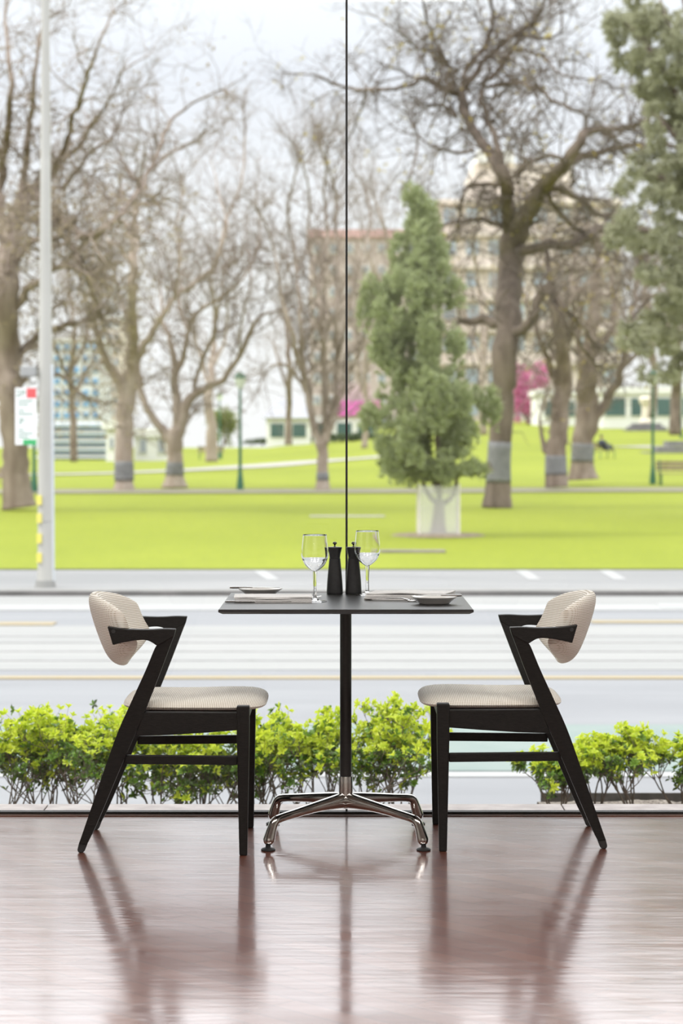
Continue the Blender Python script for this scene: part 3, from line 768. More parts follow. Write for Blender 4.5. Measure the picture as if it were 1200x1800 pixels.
# large elm on the right
T1 = [[(873, 893, 56), (875, 860, 46), (877, 800, 40), (884, 700, 42), (886, 640, 44), (892, 560, 46), (896, 500, 48), (899, 440, 46), (903, 410, 40)],
 [(897, 445, 38), (893, 400, 28), (891, 350, 26), (886, 305, 26), (862, 268, 20), (840, 240, 18), (815, 200, 17), (808, 170, 14), (825, 140, 12), (865, 95, 10), (900, 62, 8), (940, 35, 6), (960, -10, 5)],
 [(810, 172, 12), (780, 152, 10), (740, 137, 9), (720, 152, 7), (645, 158, 6), (600, 152, 5), (560, 135, 4), (500, 128, 2)],
 [(645, 158, 5), (632, 200, 4), (615, 240, 3)],
 [(772, 148, 5), (772, 95, 4), (735, 85, 4), (705, 60, 3), (665, 32, 2)], [(800, 168, 7), (790, 120, 6), (760, 60, 5), (745, 10, 4), (740, -20, 3)],
 [(820, 195, 10), (815, 130, 9), (855, 75, 8), (865, 30, 7), (860, -20, 5)],
 [(888, 310, 14), (872, 250, 11), (852, 200, 10), (848, 150, 9), (880, 120, 6), (915, 60, 5)],
 [(855, 152, 8), (920, 145, 7), (960, 170, 6), (1010, 195, 5), (1050, 205, 3)],
 [(862, 140, 7), (900, 90, 6), (945, 95, 5), (985, 130, 4), (1040, 140, 3)], [(905, 62, 6), (950, 70, 5), (985, 55, 4), (985, 10, 3)],
 [(905, 430, 40), (925, 375, 34), (955, 328, 27), (990, 290, 22), (1015, 255, 18), (1035, 232, 16), (1080, 226, 10), (1125, 220, 6)],
 [(995, 288, 14), (1050, 266, 12), (1120, 256, 9), (1200, 258, 7)], [(905, 310, 10), (930, 285, 9), (965, 276, 7), (1000, 283, 7)],
 [(960, 335, 12), (995, 338, 11), (1040, 368, 10), (1075, 385, 8)], [(962, 340, 9), (980, 372, 8), (1010, 400, 6), (1060, 430, 4)],
 [(912, 442, 20), (950, 434, 18), (1005, 428, 16), (1045, 408, 15), (1070, 402, 13), (1095, 412, 9), (1120, 440, 6)],
 [(890, 398, 12), (860, 388, 10), (820, 386, 8), (790, 390, 6), (765, 405, 4)], [(885, 325, 9), (835, 324, 8), (812, 345, 6), (806, 392, 4)],
 [(885, 570, 22), (850, 562, 18), (815, 568, 13)], [(900, 585, 22), (930, 572, 18), (945, 530, 18), (962, 508, 18), (980, 545, 9), (1010, 590, 6), (1045, 640, 5)],
 [(960, 440, 8), (965, 490, 9), (990, 540, 9), (1020, 570, 8), (1040, 600, 6)],
 [(835, 268, 7), (808, 266, 6), (770, 262, 5), (735, 240, 4)], [(735, 240, 4), (728, 290, 4), (715, 320, 3)],
 [(800, 205, 8), (790, 190, 6), (760, 185, 4)]]
tree('largest bare tree, thick dark trunk with wide crooked limbs, right of the conifer', 62, T1, 11, BARKD, mat('dark_twig_bark', (.11, .085, .068), .9, col2=(.19, .15, .12), nscale=2), 2.0, (1.7, 1), .1, leaves=.05, lmat=YELF, collar=[(772, 852, .014)], tl=.85)
# far-left big tree with tan leaves
T4 = [[(34, 893, 62), (30, 860, 52), (26, 800, 46), (20, 720, 44), (14, 640, 46), (10, 540, 44), (12, 450, 38), (30, 380, 32), (55, 330, 24)],
 [(45, 350, 20), (80, 318, 18), (100, 285, 14), (115, 255, 10), (135, 190, 8), (155, 130, 6), (180, 60, 4), (200, 20, 3)],
 [(100, 288, 10), (135, 262, 8), (165, 215, 6), (200, 160, 4), (215, 125, 3), (255, 100, 2)],
 [(110, 330, 10), (140, 295, 7), (165, 262, 6), (195, 245, 5), (215, 200, 3)],
 [(60, 330, 16), (95, 375, 13), (150, 412, 12), (190, 395, 11), (225, 360, 10), (250, 325, 9), (275, 275, 8), (300, 215, 6), (340, 180, 4), (395, 155, 3)],
 [(250, 325, 7), (225, 300, 6), (205, 260, 4)], [(262, 300, 6), (300, 270, 5), (345, 245, 3)],
 [(12, 450, 24), (0, 350, 18), (10, 250, 14), (20, 150, 10), (10, 50, 6), (15, -20, 4)], [(30, 380, 16), (50, 250, 12), (60, 150, 8), (75, 50, 5), (110, 20, 3)],
 [(10, 560, 20), (60, 500, 14), (110, 470, 10), (150, 480, 6)], [(16, 640, 16), (70, 590, 12), (120, 570, 9), (170, 560, 5)],
 [(16, 700, 14), (60, 650, 10), (105, 660, 8), (150, 700, 5)], [(10, 500, 16), (50, 430, 12), (90, 420, 8), (120, 400, 6)], [(8, 300, 10), (-20, 200, 8), (-40, 100, 5)],
 [(90, 375, 8), (130, 440, 7), (165, 520, 6), (180, 570, 4)]]
tree('big broad tree at the left edge with dry tan leaves and fine twigs', 60, T4, 21, BARK, TWIG, 2.2, (2.4, .35), .05, leaves=.6, leafz=8.4, lmat=TANL, tl=.9, gens=3)
T2 = [[(218, 864, 38), (218, 840, 33), (218, 790, 32), (220, 720, 32), (226, 680, 30), (232, 645, 24), (233, 600, 19), (232, 540, 17), (236, 460, 15), (238, 400, 12), (238, 350, 8), (250, 300, 5), (255, 250, 3)],
 [(224, 705, 24), (205, 665, 18), (186, 635, 15), (175, 595, 12), (165, 540, 9), (160, 480, 6), (170, 420, 4)],
 [(228, 660, 18), (245, 622, 15), (268, 585, 12), (290, 545, 11), (322, 510, 10), (365, 483, 9), (385, 440, 8), (398, 385, 6), (425, 320, 4), (430, 240, 3)],
 [(238, 470, 8), (215, 440, 6), (190, 420, 4), (180, 380, 3)], [(235, 450, 7), (225, 400, 6), (205, 370, 5), (215, 300, 3)],
 [(305, 525, 6), (315, 450, 5), (310, 400, 4), (320, 330, 3), (300, 270, 2)], [(380, 450, 5), (400, 400, 4), (385, 340, 3), (370, 280, 2)]]
tree('slender bare tree with a grey band on its trunk, left of the path', 80, T2, 31, BARKL, TWIG, 2.5, (.9, .7), .3, collar=[(806, 845, .02)], tl=1.1)
T3 = [[(307, 857, 48), (307, 835, 32), (308, 800, 28), (309, 775, 30), (312, 750, 26)],
 [(304, 780, 20), (285, 755, 15), (262, 725, 13), (248, 690, 11), (242, 650, 10), (238, 600, 8), (215, 540, 5), (200, 470, 4)],
 [(314, 762, 22), (322, 725, 19), (335, 700, 18), (360, 682, 14), (392, 662, 11), (418, 630, 9), (435, 595, 8), (452, 560, 6), (490, 545, 4)],
 [(311, 752, 18), (309, 700, 15), (308, 650, 13), (298, 600, 9), (288, 560, 6), (280, 500, 4)], [(309, 660, 12), (325, 620, 9), (330, 580, 8), (350, 545, 6), (390, 520, 4), (420, 480, 3)],
 [(340, 690, 8), (350, 640, 7), (370, 600, 6), (385, 540, 5), (395, 470, 4)], [(420, 625, 5), (425, 560, 4), (440, 500, 4), (435, 430, 3)], [(330, 585, 5), (315, 540, 5), (320, 480, 3)],
 [(350, 545, 6), (400, 515, 5), (440, 470, 4), (455, 410, 3), (450, 340, 2)]]
tree('bare tree forking low into two spreading limbs, left of centre', 83, T3, 41, BARKL, TWIG, 2.5, (1.0, 1), .3, collar=[(812, 838, .02)], tl=1.15)
T5 = [[(567, 864, 28), (567, 840, 21), (566, 800, 19), (566, 780, 22)],
 [(562, 785, 14), (553, 750, 12), (545, 710, 12), (536, 672, 13), (525, 635, 9), (505, 560, 7), (490, 500, 5), (480, 430, 4), (455, 370, 3)],
 [(567, 785, 14), (570, 730, 11), (571, 660, 12), (566, 580, 10), (560, 500, 8), (575, 420, 6), (570, 340, 4), (575, 260, 3)],
 [(570, 780, 12), (584, 720, 10), (592, 650, 9), (588, 560, 8), (596, 480, 6), (592, 400, 5), (585, 320, 4), (560, 250, 3)],
 [(535, 675, 8), (530, 600, 8), (525, 520, 6), (518, 440, 5), (505, 380, 4), (520, 300, 3)], [(575, 760, 8), (605, 680, 7), (630, 620, 5), (650, 560, 4)],
 [(545, 700, 7), (520, 660, 6), (495, 640, 5), (470, 650, 3)], [(592, 640, 6), (610, 560, 5), (625, 480, 4), (650, 400, 4), (640, 330, 3), (600, 270, 2)],
 [(560, 500, 6), (540, 430, 5), (545, 350, 4), (530, 280, 3)]]
tree('tall narrow bare tree with many upright stems in the centre', 80, T5, 51, BARKL, TWIG, 2.0, (1.2, 1), .55, tl=1.0, collar=[(828, 846, .02)])
T6 = [[(978, 856, 44), (977, 830, 38), (977, 790, 35), (984, 740, 32), (990, 690, 30), (992, 640, 28), (986, 590, 24), (975, 530, 18), (965, 470, 12), (960, 420, 8)],
 [(976, 800, 16), (958, 790, 12), (952, 770, 8), (950, 730, 4)], [(990, 690, 16), (968, 650, 12), (950, 600, 9), (930, 550, 6), (915, 500, 4)], [(990, 620, 14), (1010, 560, 10), (1005, 490, 8), (1020, 420, 5)],
 [(985, 590, 9), (1000, 530, 8), (1040, 490, 6), (1060, 440, 4)]]
tree('short gnarled tree trunk with grey band, right of the large tree', 81, T6, 61, BARK, TWIG, 2, (2.2, 1), .1, leaves=.06, lmat=YELF, collar=[(800, 838, .02)])
T7 = [[(1024, 843, 58), (1023, 820, 42), (1024, 780, 36), (1030, 730, 38), (1031, 670, 36), (1035, 610, 26), (1045, 540, 20), (1050, 470, 14), (1045, 400, 10)],
 [(1034, 770, 18), (1055, 725, 16), (1075, 690, 16), (1090, 655, 14), (1100, 600, 11), (1115, 530, 9), (1120, 460, 6)], [(1031, 640, 16), (1060, 600, 12), (1080, 560, 10), (1075, 490, 7), (1090, 430, 5)],
 [(1031, 650, 14), (1015, 600, 11), (1020, 540, 9), (1000, 470, 6)], [(1092, 650, 8), (1120, 620, 7), (1150, 610, 5), (1180, 560, 4)], [(1110, 540, 6), (1140, 500, 5), (1160, 440, 4)]]
tree('leaning forked tree trunk with grey band beside the reclining person', 86, T7, 71, BARK, TWIG, 2, (2.2, 1), .1, leaves=.06, lmat=YELF, collar=[(776, 812, .02)])
# smaller trees far behind
far = [([[(372, 812, 24), (371, 760, 18), (368, 700, 16), (372, 640, 12), (378, 560, 8), (370, 480, 5)], [(370, 690, 8), (350, 620, 6), (340, 560, 4)], [(372, 650, 8), (395, 590, 6), (400, 520, 4)]], 112, 'pale slim tree in the distance behind the low forking tree', BARKL),
 ([[(507, 782, 14), (507, 740, 11), (508, 660, 10), (506, 600, 8), (500, 540, 5)], [(508, 690, 6), (490, 640, 4), (480, 600, 3)], [(507, 670, 6), (525, 620, 4), (530, 560, 3)]], 190, 'thin distant tree in front of the white pavilion', BARK),
 ([[(1186, 765, 22), (1187, 700, 18), (1190, 620, 16), (1180, 540, 12), (1170, 470, 8)], [(1190, 640, 8), (1150, 560, 6), (1130, 500, 4)], [(1190, 600, 8), (1215, 540, 6), (1225, 460, 4)]], 165, 'distant tree behind the stone steps at the right edge', BARKD),
 ([[(640, 790, 12), (645, 720, 10), (640, 640, 8), (650, 560, 6), (640, 480, 4)], [(643, 700, 6), (625, 640, 5), (620, 560, 3)], [(642, 660, 5), (665, 590, 4), (675, 520, 3)]], 175, 'thin distant tree left of the conifer', BARKL),
 ([[(700, 780, 14), (705, 700, 12), (700, 600, 9), (690, 500, 7), (680, 420, 5), (660, 350, 3)], [(702, 640, 7), (730, 560, 5), (750, 480, 4), (790, 420, 3)], [(695, 540, 6), (660, 480, 4), (640, 430, 3)], [(690, 500, 5), (720, 420, 4), (725, 350, 3)]], 150, 'distant bare tree behind the conifer', BARKL),
 ([[(850, 765, 14), (845, 690, 12), (850, 600, 9), (840, 500, 7), (830, 430, 4)], [(847, 640, 7), (820, 560, 5), (800, 500, 3)], [(848, 600, 6), (870, 540, 5), (865, 470, 3)]], 170, 'distant bare tree between the conifer and the largest tree', BARKL),
 ([[(1145, 735, 14), (1150, 660, 12), (1140, 580, 9), (1130, 480, 6)], [(1147, 640, 7), (1110, 580, 5), (1085, 520, 3)], [(1143, 600, 6), (1170, 540, 5), (1180, 470, 3)]], 200, 'distant bare tree behind the cream monument', BARK),
 ([[(130, 812, 14), (128, 740, 12), (125, 660, 10), (130, 580, 7), (120, 500, 5)], [(126, 700, 7), (160, 640, 5), (180, 580, 3)], [(127, 680, 6), (100, 620, 5), (90, 560, 3)], [(126, 650, 5), (150, 600, 4), (160, 540, 3)]], 120, 'distant bare tree just right of the street pole', BARK)]
for i, (lb, Y, lab, bk) in enumerate(far):
    tree(lab, Y, lb, 200+i, bk, TWIG, 2.5, (.7, 1), .35, tl=1.7, gens=3, grp='distant trees')

# ------------------------------------------------------------------ evergreens
CON1 = leaf_material('conifer_needles', (.25, .30, .14), (.42, .45, .24), .25, .6)
CON2 = leaf_material('grey_green_needles', (.28, .28, .18), (.43, .43, .30), .45, .6)
def tufts(q, lobes, n, size, droop, blades=7):
    vols = [l[3]*l[4]*l[5] for l in lobes]; tot = sum(vols)
    for l, v in zip(lobes, vols):
        c = Vector(l[:3])
        for _ in range(max(20, int(n*v/tot))):
            d = rv(); rr = random.random()**.45
            p = c+Vector((d.x*l[3], d.y*l[4], d.z*l[5]))*rr
            ax = (Vector((d.x, d.y, d.z*.5))+Vector((0, 0, .9-1.9*droop))+rv()*.4).normalized()
            for b_ in range(blades):
                dd = (ax+rv()*.65).normalized(); sdv = dd.cross(rv()).normalized()*size*.085
                L = size*random.uniform(.6, 1.1); o = len(q.v); st_ = p+ax*random.uniform(0, size*.5)
                q.v += [tuple(st_-sdv*.5), tuple(st_+sdv*.5), tuple(st_+dd*L*.6+sdv), tuple(st_+dd*L), tuple(st_+dd*L*.6-sdv)]
                q.f.append((o, o+1, o+2, o+3, o+4))
random.seed(77)
YC = 46.0; sC = F/YC
cb = P(770, 940, YC); cb.z = G(cb.x, YC)
con = thing('conifer', 'young bushy green conifer in a white tree guard on the lawn', 'tree', cb)
def CL(px, py, rx, ry, dy=0, rd=None):
    p = P(px, py, YC+dy)-cb; return (p.x, p.y, p.z, rx/sC, (rd or rx)/sC, ry/sC)
lob = []
sil = [(375, 722, 752), (420, 702, 768), (470, 686, 786), (520, 655, 800), (570, 640, 812), (620, 640, 826), (670, 648, 842), (720, 645, 862), (770, 648, 872), (815, 668, 862)]
for (y, xl, xr) in sil:
    hw = (xr-xl)/2; xc = (xl+xr)/2
    n_ = max(2, int(hw/11))
    for k in range(int(n_*2.4)):
        a = random.uniform(0, 2*PI); rr = random.uniform(.25, 1.0)
        lob.append(CL(xc+math.cos(a)*hw*rr*.92, y+random.uniform(-28, 22), random.uniform(7, 13), random.uniform(18, 40), math.sin(a)*hw*rr/sC))
lob += [CL(735, 372, 9, 22), CL(736, 400, 15, 28), CL(650, 520, 12, 34), CL(640, 560, 10, 30), CL(800, 520, 12, 30), CL(765, 450, 12, 34), CL(700, 450, 12, 34), CL(862, 720, 14, 40), CL(650, 740, 14, 30), CL(770, 835, 40, 14), CL(700, 825, 22, 14), CL(835, 830, 20, 14)]
q = MB(); tufts(q, lob, 8500, .15, 0, 8)
q.build('foliage', CON1, con, smooth=False, angle=0)
q = MB()
def cp(px, py, dy=0): return P(px, py, YC+dy)-cb
q.tube([cp(770, 944), cp(770, 925), cp(771, 900), cp(772, 880)], [.19, .15, .12, .10], 12)
for pl in ([(772, 886), (758, 876), (746, 856), (740, 830)], [(772, 886), (772, 850), (770, 800), (762, 700), (750, 550), (738, 400)], [(772, 886), (790, 878), (800, 858), (804, 830)], [(772, 870, ), (760, 840), (745, 800)]):
    sm = smooth_line(pl, 4); q.tube([cp(*p, .15*math.sin(i)) for i, p in enumerate(sm)], [.065*(1-.6*i/len(sm)) for i in range(len(sm))], 8)
q.build('trunk', BARKD, con)
gm = D.materials.new('white_mesh_guard'); gm.use_nodes = True; n = gm.node_tree; n.nodes['Principled BSDF'].inputs['Base Color'].default_value = (.8, .79, .77, 1)
n.nodes['Principled BSDF'].inputs['Alpha'].default_value = .25; MATS['gm'] = gm
g0 = thing('tree_guard', 'square white mesh guard standing around the conifer trunk', 'tree guard', cb+Vector((0, 0, 0)))
hg = 35/sC; q = MB()
for (a, b_) in (((-hg, -hg), (hg, -hg)), ((hg, -hg), (hg, hg)), ((hg, hg), (-hg, hg)), ((-hg, hg), (-hg, -hg))):
    x0, x1 = min(a[0], b_[0])-.004, max(a[0], b_[0])+.004; y0, y1 = min(a[1], b_[1])-.004, max(a[1], b_[1])+.004
    q.quadbox(x0, x1, y0, y1, .02, 1.02)
q.build('mesh_panel', gm, g0, smooth=False)
for sx in (-1, 1):
    for sy in (-1, 1): MB().tube([(sx*hg, sy*hg, -.02), (sx*hg, sy*hg, 1.06)], [.02, .02], 8).build('stake', mat('pale_timber_stake', (.6, .56, .5), .8, col2=(.66, .62, .56), nscale=20), g0)
# mulch ring round the conifer
q = MB(); N = 40
for r_, z in ((0, .05), (.5, .05), (.8, .035), (.95, .0)):
    for j in range(N):
        a = 2*PI*j/N; rr = r_*(1+.08*math.sin(3*a)); q.v.append((rr*math.cos(a), rr*math.sin(a), z))
for i in range(3):
    for j in range(N): q.f.append((i*N+j, i*N+(j+1) % N, (i+1)*N+(j+1) % N, (i+1)*N+j))
o = q.build('mulch_ring', mat('brown_mulch', (.16, .12, .08), .95, col2=(.25, .2, .14), nscale=8, bump=1)); o.location = cb; struct(o)
# drooping evergreen on the right
random.seed(78)
YE = 54.0; sE = F/YE
eb = P(1262, 915, YE); eb.z = G(eb.x, YE)
ev = thing('drooping_evergreen', 'large grey-green evergreen hanging into the upper right corner', 'tree', eb)
def EL(px, py, rx, ry, dy=0):
    p = P(px, py, YE+dy)-eb; return (p.x, p.y, p.z, rx/sE, rx*1.2/sE, ry/sE)
lob = []
for (x, y, rx, ry) in ((1075, 40, 16, 40), (1115, 30, 34, 40), (1165, 40, 45, 50), (1130, 95, 34, 36), (1185, 120, 40, 50), (1155, 165, 25, 30), (1195, 210, 30, 45), (1150, 230, 22, 26), (1185, 290, 40, 50), (1130, 290, 26, 22), (1170, 350, 40, 40), (1110, 370, 26, 18), (1190, 420, 34, 45), (1140, 420, 34, 28), (1090, 410, 26, 20), (1150, 480, 30, 22), (1195, 510, 24, 46), (1160, 560, 34, 42), (1120, 590, 24, 30), (1190, 610, 22, 30), (1240, 100, 50, 90), (1240, 300, 50, 90), (1250, 500, 50, 80), (1100, 330, 20, 16), (1085, 90, 14, 26), (1130, 140, 22, 22), (1160, 660, 26, 18)):
    rx *= 1.15; k = max(3, int(rx*ry/105))
    for _ in range(k):
        a = random.uniform(0, 2*PI); r_ = math.sqrt(random.random())*.85
        lob.append(EL(x+math.cos(a)*rx*r_, y+math.sin(a)*ry*r_, random.uniform(4, 9), random.uniform(5, 13), random.uniform(-2, 2)))
q = MB(); tufts(q, lob, 7000, .20, .75, 7); q.build('foliage', CON2, ev, smooth=False, angle=0)
q = MB()
def ep(px, py, dy=0): return P(px, py, YE+dy)-eb
for pl, r_ in (([(1262, 918), (1258, 700), (1250, 500), (1240, 300), (1225, 100), (1200, -40)], .32), ([(1255, 560), (1200, 440), (1120, 400), (1080, 410)], .10), ([(1252, 500), (1200, 340), (1120, 300)], .10), ([(1245, 400), (1200, 260), (1150, 200), (1120, 150)], .10), ([(1240, 300), (1180, 150), (1120, 60), (1080, 30)], .09), ([(1256, 620), (1200, 560), (1150, 520), (1110, 560)], .09), ([(1235, 200), (1180, 60), (1160, 0)], .08)):
    sm = smooth_line(pl, 5); q.tube([ep(*p, .3*math.sin(i*.7)) for i, p in enumerate(sm)], [r_*(1-.65*i/len(sm)) for i in range(len(sm))], 8)
q.build('trunk', BARKD, ev)
# pink flowering bush behind the big tree, distant hedges
def bush(name, label, cat, px, py, wpx, hpx, m, size, n_, seed, Yf=None, grp=None):
    random.seed(seed); b0 = hit(px, py) if Yf is None else Vector((P(px, py, Yf).x, Yf, 0))
    if Yf: b0.z = G(b0.x, Yf)
    s_ = F/b0.y; t = thing(name, label, cat, b0, 0, grp); lo = []
    nb = max(8, int(wpx*hpx/(wpx+hpx)/2))
    for kk in range(nb*2):
        lo.append((((kk+.5)/(nb*2)-.5 if wpx > hpx*3 else random.uniform(-.5, .5))*wpx/s_*.85, random.uniform(-.3, .3)*min(wpx, 60)/s_, random.uniform(.2, .85)*hpx/s_, wpx/s_*.14, wpx/s_*.12, hpx/s_*.2))
    q = MB(); tufts(q, lo, n_, size, .3, 6); q.build('foliage', m, t, smooth=False, angle=0)
    q = MB(); 
    for k in range(3): q.tube([(random.uniform(-.2, .2)*wpx/s_*.3, 0, -.05), (random.uniform(-.3, .3)*wpx/s_, 0, hpx/s_*.55)], [.10, .04], 6)
    q.build('stems', BARKD, t); return t
PINK = leaf_material('magenta_blossom', (.55, .14, .32), (.72, .34, .50), .4, .7)
DKG = leaf_material('dark_hedge_leaf', (.05, .08, .03), (.09, .13, .05), .2, .6)
OLIVE = leaf_material('olive_leaf', (.22, .25, .08), (.33, .36, .14), .3, .6)
bush('flowering_bush', 'magenta flowering bush behind the trunk of the largest tree', 'bush', 928, 746, 62, 108, PINK, .6, 900, 5)
bush('round_shrub', 'olive green bush by the far path left of centre', 'bush', 392, 784, 50, 64, OLIVE, .6, 500, 6)
bush('garden_hedge', 'low dark hedge in front of the white pavilion, left of centre', 'hedge', 496, 781, 136, 11, DKG, .35, 900, 7)
bush('garden_hedge', 'low dark hedge between the central tree and the conifer', 'hedge', 620, 776, 110, 11, DKG, .35, 600, 8)
bush('garden_hedge', 'low dark hedge below the white house left of the forked tree', 'hedge', 272, 800, 40, 8, DKG, .35, 200, 9)

# ------------------------------------------------------------------ buildings
WHITEW = mat('white_render', (.74, .73, .70), .8, col2=(.68, .67, .65), nscale=.3)
CREAMW = mat('cream_render', (.66, .58, .52), .85, col2=(.72, .64, .57), nscale=.2)
BRICKW = mat('grey_pink_brick', (.42, .34, .325), .9, col2=(.48, .40, .38), nscale=.15)
REDPAR = mat('dull_red_parapet', (.50, .30, .31), .8, col2=(.56, .36, .36), nscale=.5)
TEALG = mat('dark_green_window', (.05, .10, .095), .15, col2=(.08, .14, .13), nscale=.3)
PALEG = mat('pale_blue_window', (.35, .42, .50), .15, col2=(.45, .52, .6), nscale=.3)
GREYG = mat('grey_window', (.25, .27, .31), .15, col2=(.36, .38, .42), nscale=.2)
BLUEG = mat('blue_glazing', (.10, .26, .52), .2, col2=(.2, .4, .65), nscale=.3)
MAGB = mat('magenta_band', (.62, .10, .42), .6, col2=(.68, .16, .48), nscale=.5)
SLATE = mat('slate_roof', (.27, .27, .29), .6, col2=(.33, .33, .35), nscale=1)
def building(name, label, x0, x1, ytop, ybot, Y, dep, wall, cols, rows, glass, wfrac=(.5, .5), extras=None, zbase=None, rot=0):
    a = P(x0, ytop, Y); b_ = P(x1, ybot, Y); W_ = b_.x-a.x; Hh = a.z-b_.z
    t = thing(name, label, 'building', ((a.x+b_.x)/2, Y, b_.z)); t.rotation_euler = (0, 0, rot)
    MB().quadbox(-W_/2, W_/2, 0, dep, -3, Hh).build('walls', wall, t, smooth=False)
    for r in range(rows):
        for c in range(cols):
            cx = -W_/2+W_*(c+.5)/cols; czz = Hh*(r+.5)/rows; ww = W_/cols*wfrac[0]/2; hh = Hh/rows*wfrac[1]/2
            f_ = MB().quadbox(cx-ww-.1, cx+ww+.1, -.10, .05, czz-hh-.1, czz+hh+.1).build('window_frame', WHITEW, t, smooth=False)
            MB().quadbox(cx-ww, cx+ww, -.16, .0, czz-hh, czz+hh).build('window_pane', glass, f_, smooth=False)
    if extras: extras(t, W_, Hh, dep)
    return t
def par(t, W_, H_, dep): MB().quadbox(-W_/2-.3, W_/2+.3, -.4, dep+.3, H_, H_+1.2).build('parapet', REDPAR, t, smooth=False)
def slate(t, W_, H_, dep):
    q = MB(); z = H_; q.v = [(-W_/2-.4, -.6, z), (W_/2+.4, -.6, z), (W_/2+.4, dep+.6, z), (-W_/2-.4, dep+.6, z), (-W_/2+1.2, dep*.5-.5, z+2.2), (W_/2-1.2, dep*.5-.5, z+2.2), (W_/2-1.2, dep*.5+.5, z+2.2), (-W_/2+1.2, dep*.5+.5, z+2.2)]
    q.f = [(0, 1, 5, 4), (1, 2, 6, 5), (2, 3, 7, 6), (3, 0, 4, 7), (4, 5, 6, 7), (0, 3, 2, 1)]; q.build('roof', SLATE, t, smooth=False)
def magenta(t, W_, H_, dep):
    MB().quadbox(-W_*.18, W_/2+.5, -.5, .5, H_, H_+1.6).build('fascia_band', MAGB, t, smooth=False, bevel=.02)
    MB().quadbox(-W_*.12, W_/2-.5, 1, dep, H_, H_+3.6).build('upper_storey', BRICKW, t, smooth=False)
def cornice(t, W_, H_, dep):
    MB().quadbox(-W_/2-.3, W_/2+.3, -.35, dep, H_-.1, H_+.5).build('cornice', WHITEW, t, smooth=False)
def steps_top(t, W_, H_, dep):
    MB().quadbox(-W_*.30, W_*.25, 3, dep, H_, H_+6).build('roof_plant_room', CREAMW, t, smooth=False)
    MB().quadbox(-W_*.28, -W_*.08, 2, dep-4, H_+6, H_+8).build('roof_vent', WHITEW, t, smooth=False)
    for k in range(7):
        z = H_*(k+1)/7.0
        MB().quadbox(-W_/2-.2, W_/2+.2, -1.2, .2, z-.9, z-.2).build('balcony', CREAMW, t, smooth=False)
building('apartment_block', 'tall grey-pink brick building with red roof edge behind the central tree', 543, 770, 418, 760, 330, 25, BRICKW, 8, 9, GREYG, (.42, .38), par)
building('apartment_block', 'cream stepped apartment building behind the largest tree', 770, 1090, 350, 745, 360, 30, CREAMW, 8, 7, PALEG, (.55, .45), steps_top)
building('pavilion', 'white single-storey pavilion with slate roof left of the central tree', 468, 545, 735, 778, 235, 10, WHITEW, 2, 1, TEALG, (.62, .55), slate)
building('pavilion', 'white pavilion with magenta band behind the central tree', 550, 660, 731, 778, 240, 10, WHITEW, 3, 1, TEALG, (.7, .48), magenta)
building('pavilion', 'long white pavilion with dark green windows at the right', 1058, 1240, 690, 741, 215, 12, WHITEW, 4, 1, TEALG, (.78, .6), cornice)
building('pavilion', 'low white building right behind the two gnarled trees', 950, 1050, 692, 745, 234, 12, WHITEW, 3, 1, TEALG, (.6, .5), cornice)
def louvres(t, W_, H_, dep):
    for k in range(5):
        z = H_*(k+.5)/5
        MB().quadbox(-W_/2-.3, W_/2+.3, -.9, .1, z, z+H_*.045).build('sun_louvre', WHITEW, t, smooth=False)
building('office_building', 'blue glazed office with white horizontal louvres right of the pole', 70, 196, 742, 812, 190, 12, WHITEW, 2, 5, BLUEG, (.96, .62), louvres)
building('office_tower', 'pale grey distant tower block behind the street pole', 92, 176, 600, 780, 420, 20, mat('pale_grey_cladding', (.55, .56, .58), .7, col2=(.6, .6, .62), nscale=.1), 5, 9, BLUEG, (.6, .5), cornice)
building('office_tower', 'pale beige distant tower block left of the slender banded tree', 178, 210, 560, 780, 446, 20, CREAMW, 3, 10, PALEG, (.5, .5), cornice)
building('house', 'small white house between the two left trees', 236, 300, 765, 803, 170, 8, WHITEW, 2, 1, GREYG, (.35, .6), cornice)
building('house', 'white gable-end house left of the slender banded tree', 186, 207, 752, 806, 165, 6, WHITEW, 1, 1, GREYG, (.3, .3), cornice)

# ------------------------------------------------------------------ street furniture
PY = 31.62; sP = F/PY
pb = Vector(((80-600)/sP, PY, -.787))
POLEC = mat('pale_painted_pole', (.36, .35, .325), .6, col2=(.43, .42, .395), nscale=1.5, stretch=(2, 2, .4))
pole = thing('street_pole', 'tall pale tapering street pole on the far footpath at left', 'pole', pb)
MB().tube([(0, 0, 0), (0, 0, .25), (0, 0, 3), (0, 0, 6), (.0, 0, 9.5)], [.125, .11, .095, .07, .045], 24).build('shaft', POLEC, pole)
MB().tube([(0, 0, 0), (0, 0, .10)], [.15, .13], 24).build('base_collar', KERBTOP, pole)
MB().tube([(.10, -.02, 0), (.085, -.02, 3.1)], [.032, .032], 12).build('conduit', mat('galvanised_conduit', (.55, .58, .62), .35, .4, col2=(.62, .65, .68), nscale=4), pole)
for z in (.9, 1.9, 2.7): MB().tube([(0, 0, z), (0, 0, z+.03)], [.112-.006*z, .112-.006*z], 24).build('strap', STEEL, pole)
q = MB()
for z in (.35, .62, .9, 1.15): q.quadbox(-.108, -.04, -.115, -.07, z, z+.13)
q.build('yellow_sticker', mat('yellow_sticker_film', (.75, .65, .08), .6, col2=(.7, .62, .15), nscale=5), pole, smooth=False)
cbx = MB(); cbx.quadbox(-.34, -.12, -.1, .12, 2.93, 3.08); cbx.build('camera_housing', WHITEPAINT, pole, smooth=False, bevel=.02)
MB().tube([(-.12, 0, 2.85), (-.2, 0, 2.83), (-.24, 0, 2.93)], [.02, .02, .02], 8).build('bracket', POLEC, pole)
sg = thing('parking_sign', 'white parking sign with red square and green foot, fixed left of the street pole', 'sign', (pb.x-.265, PY-.05, 1.21-(782-780)/sP))
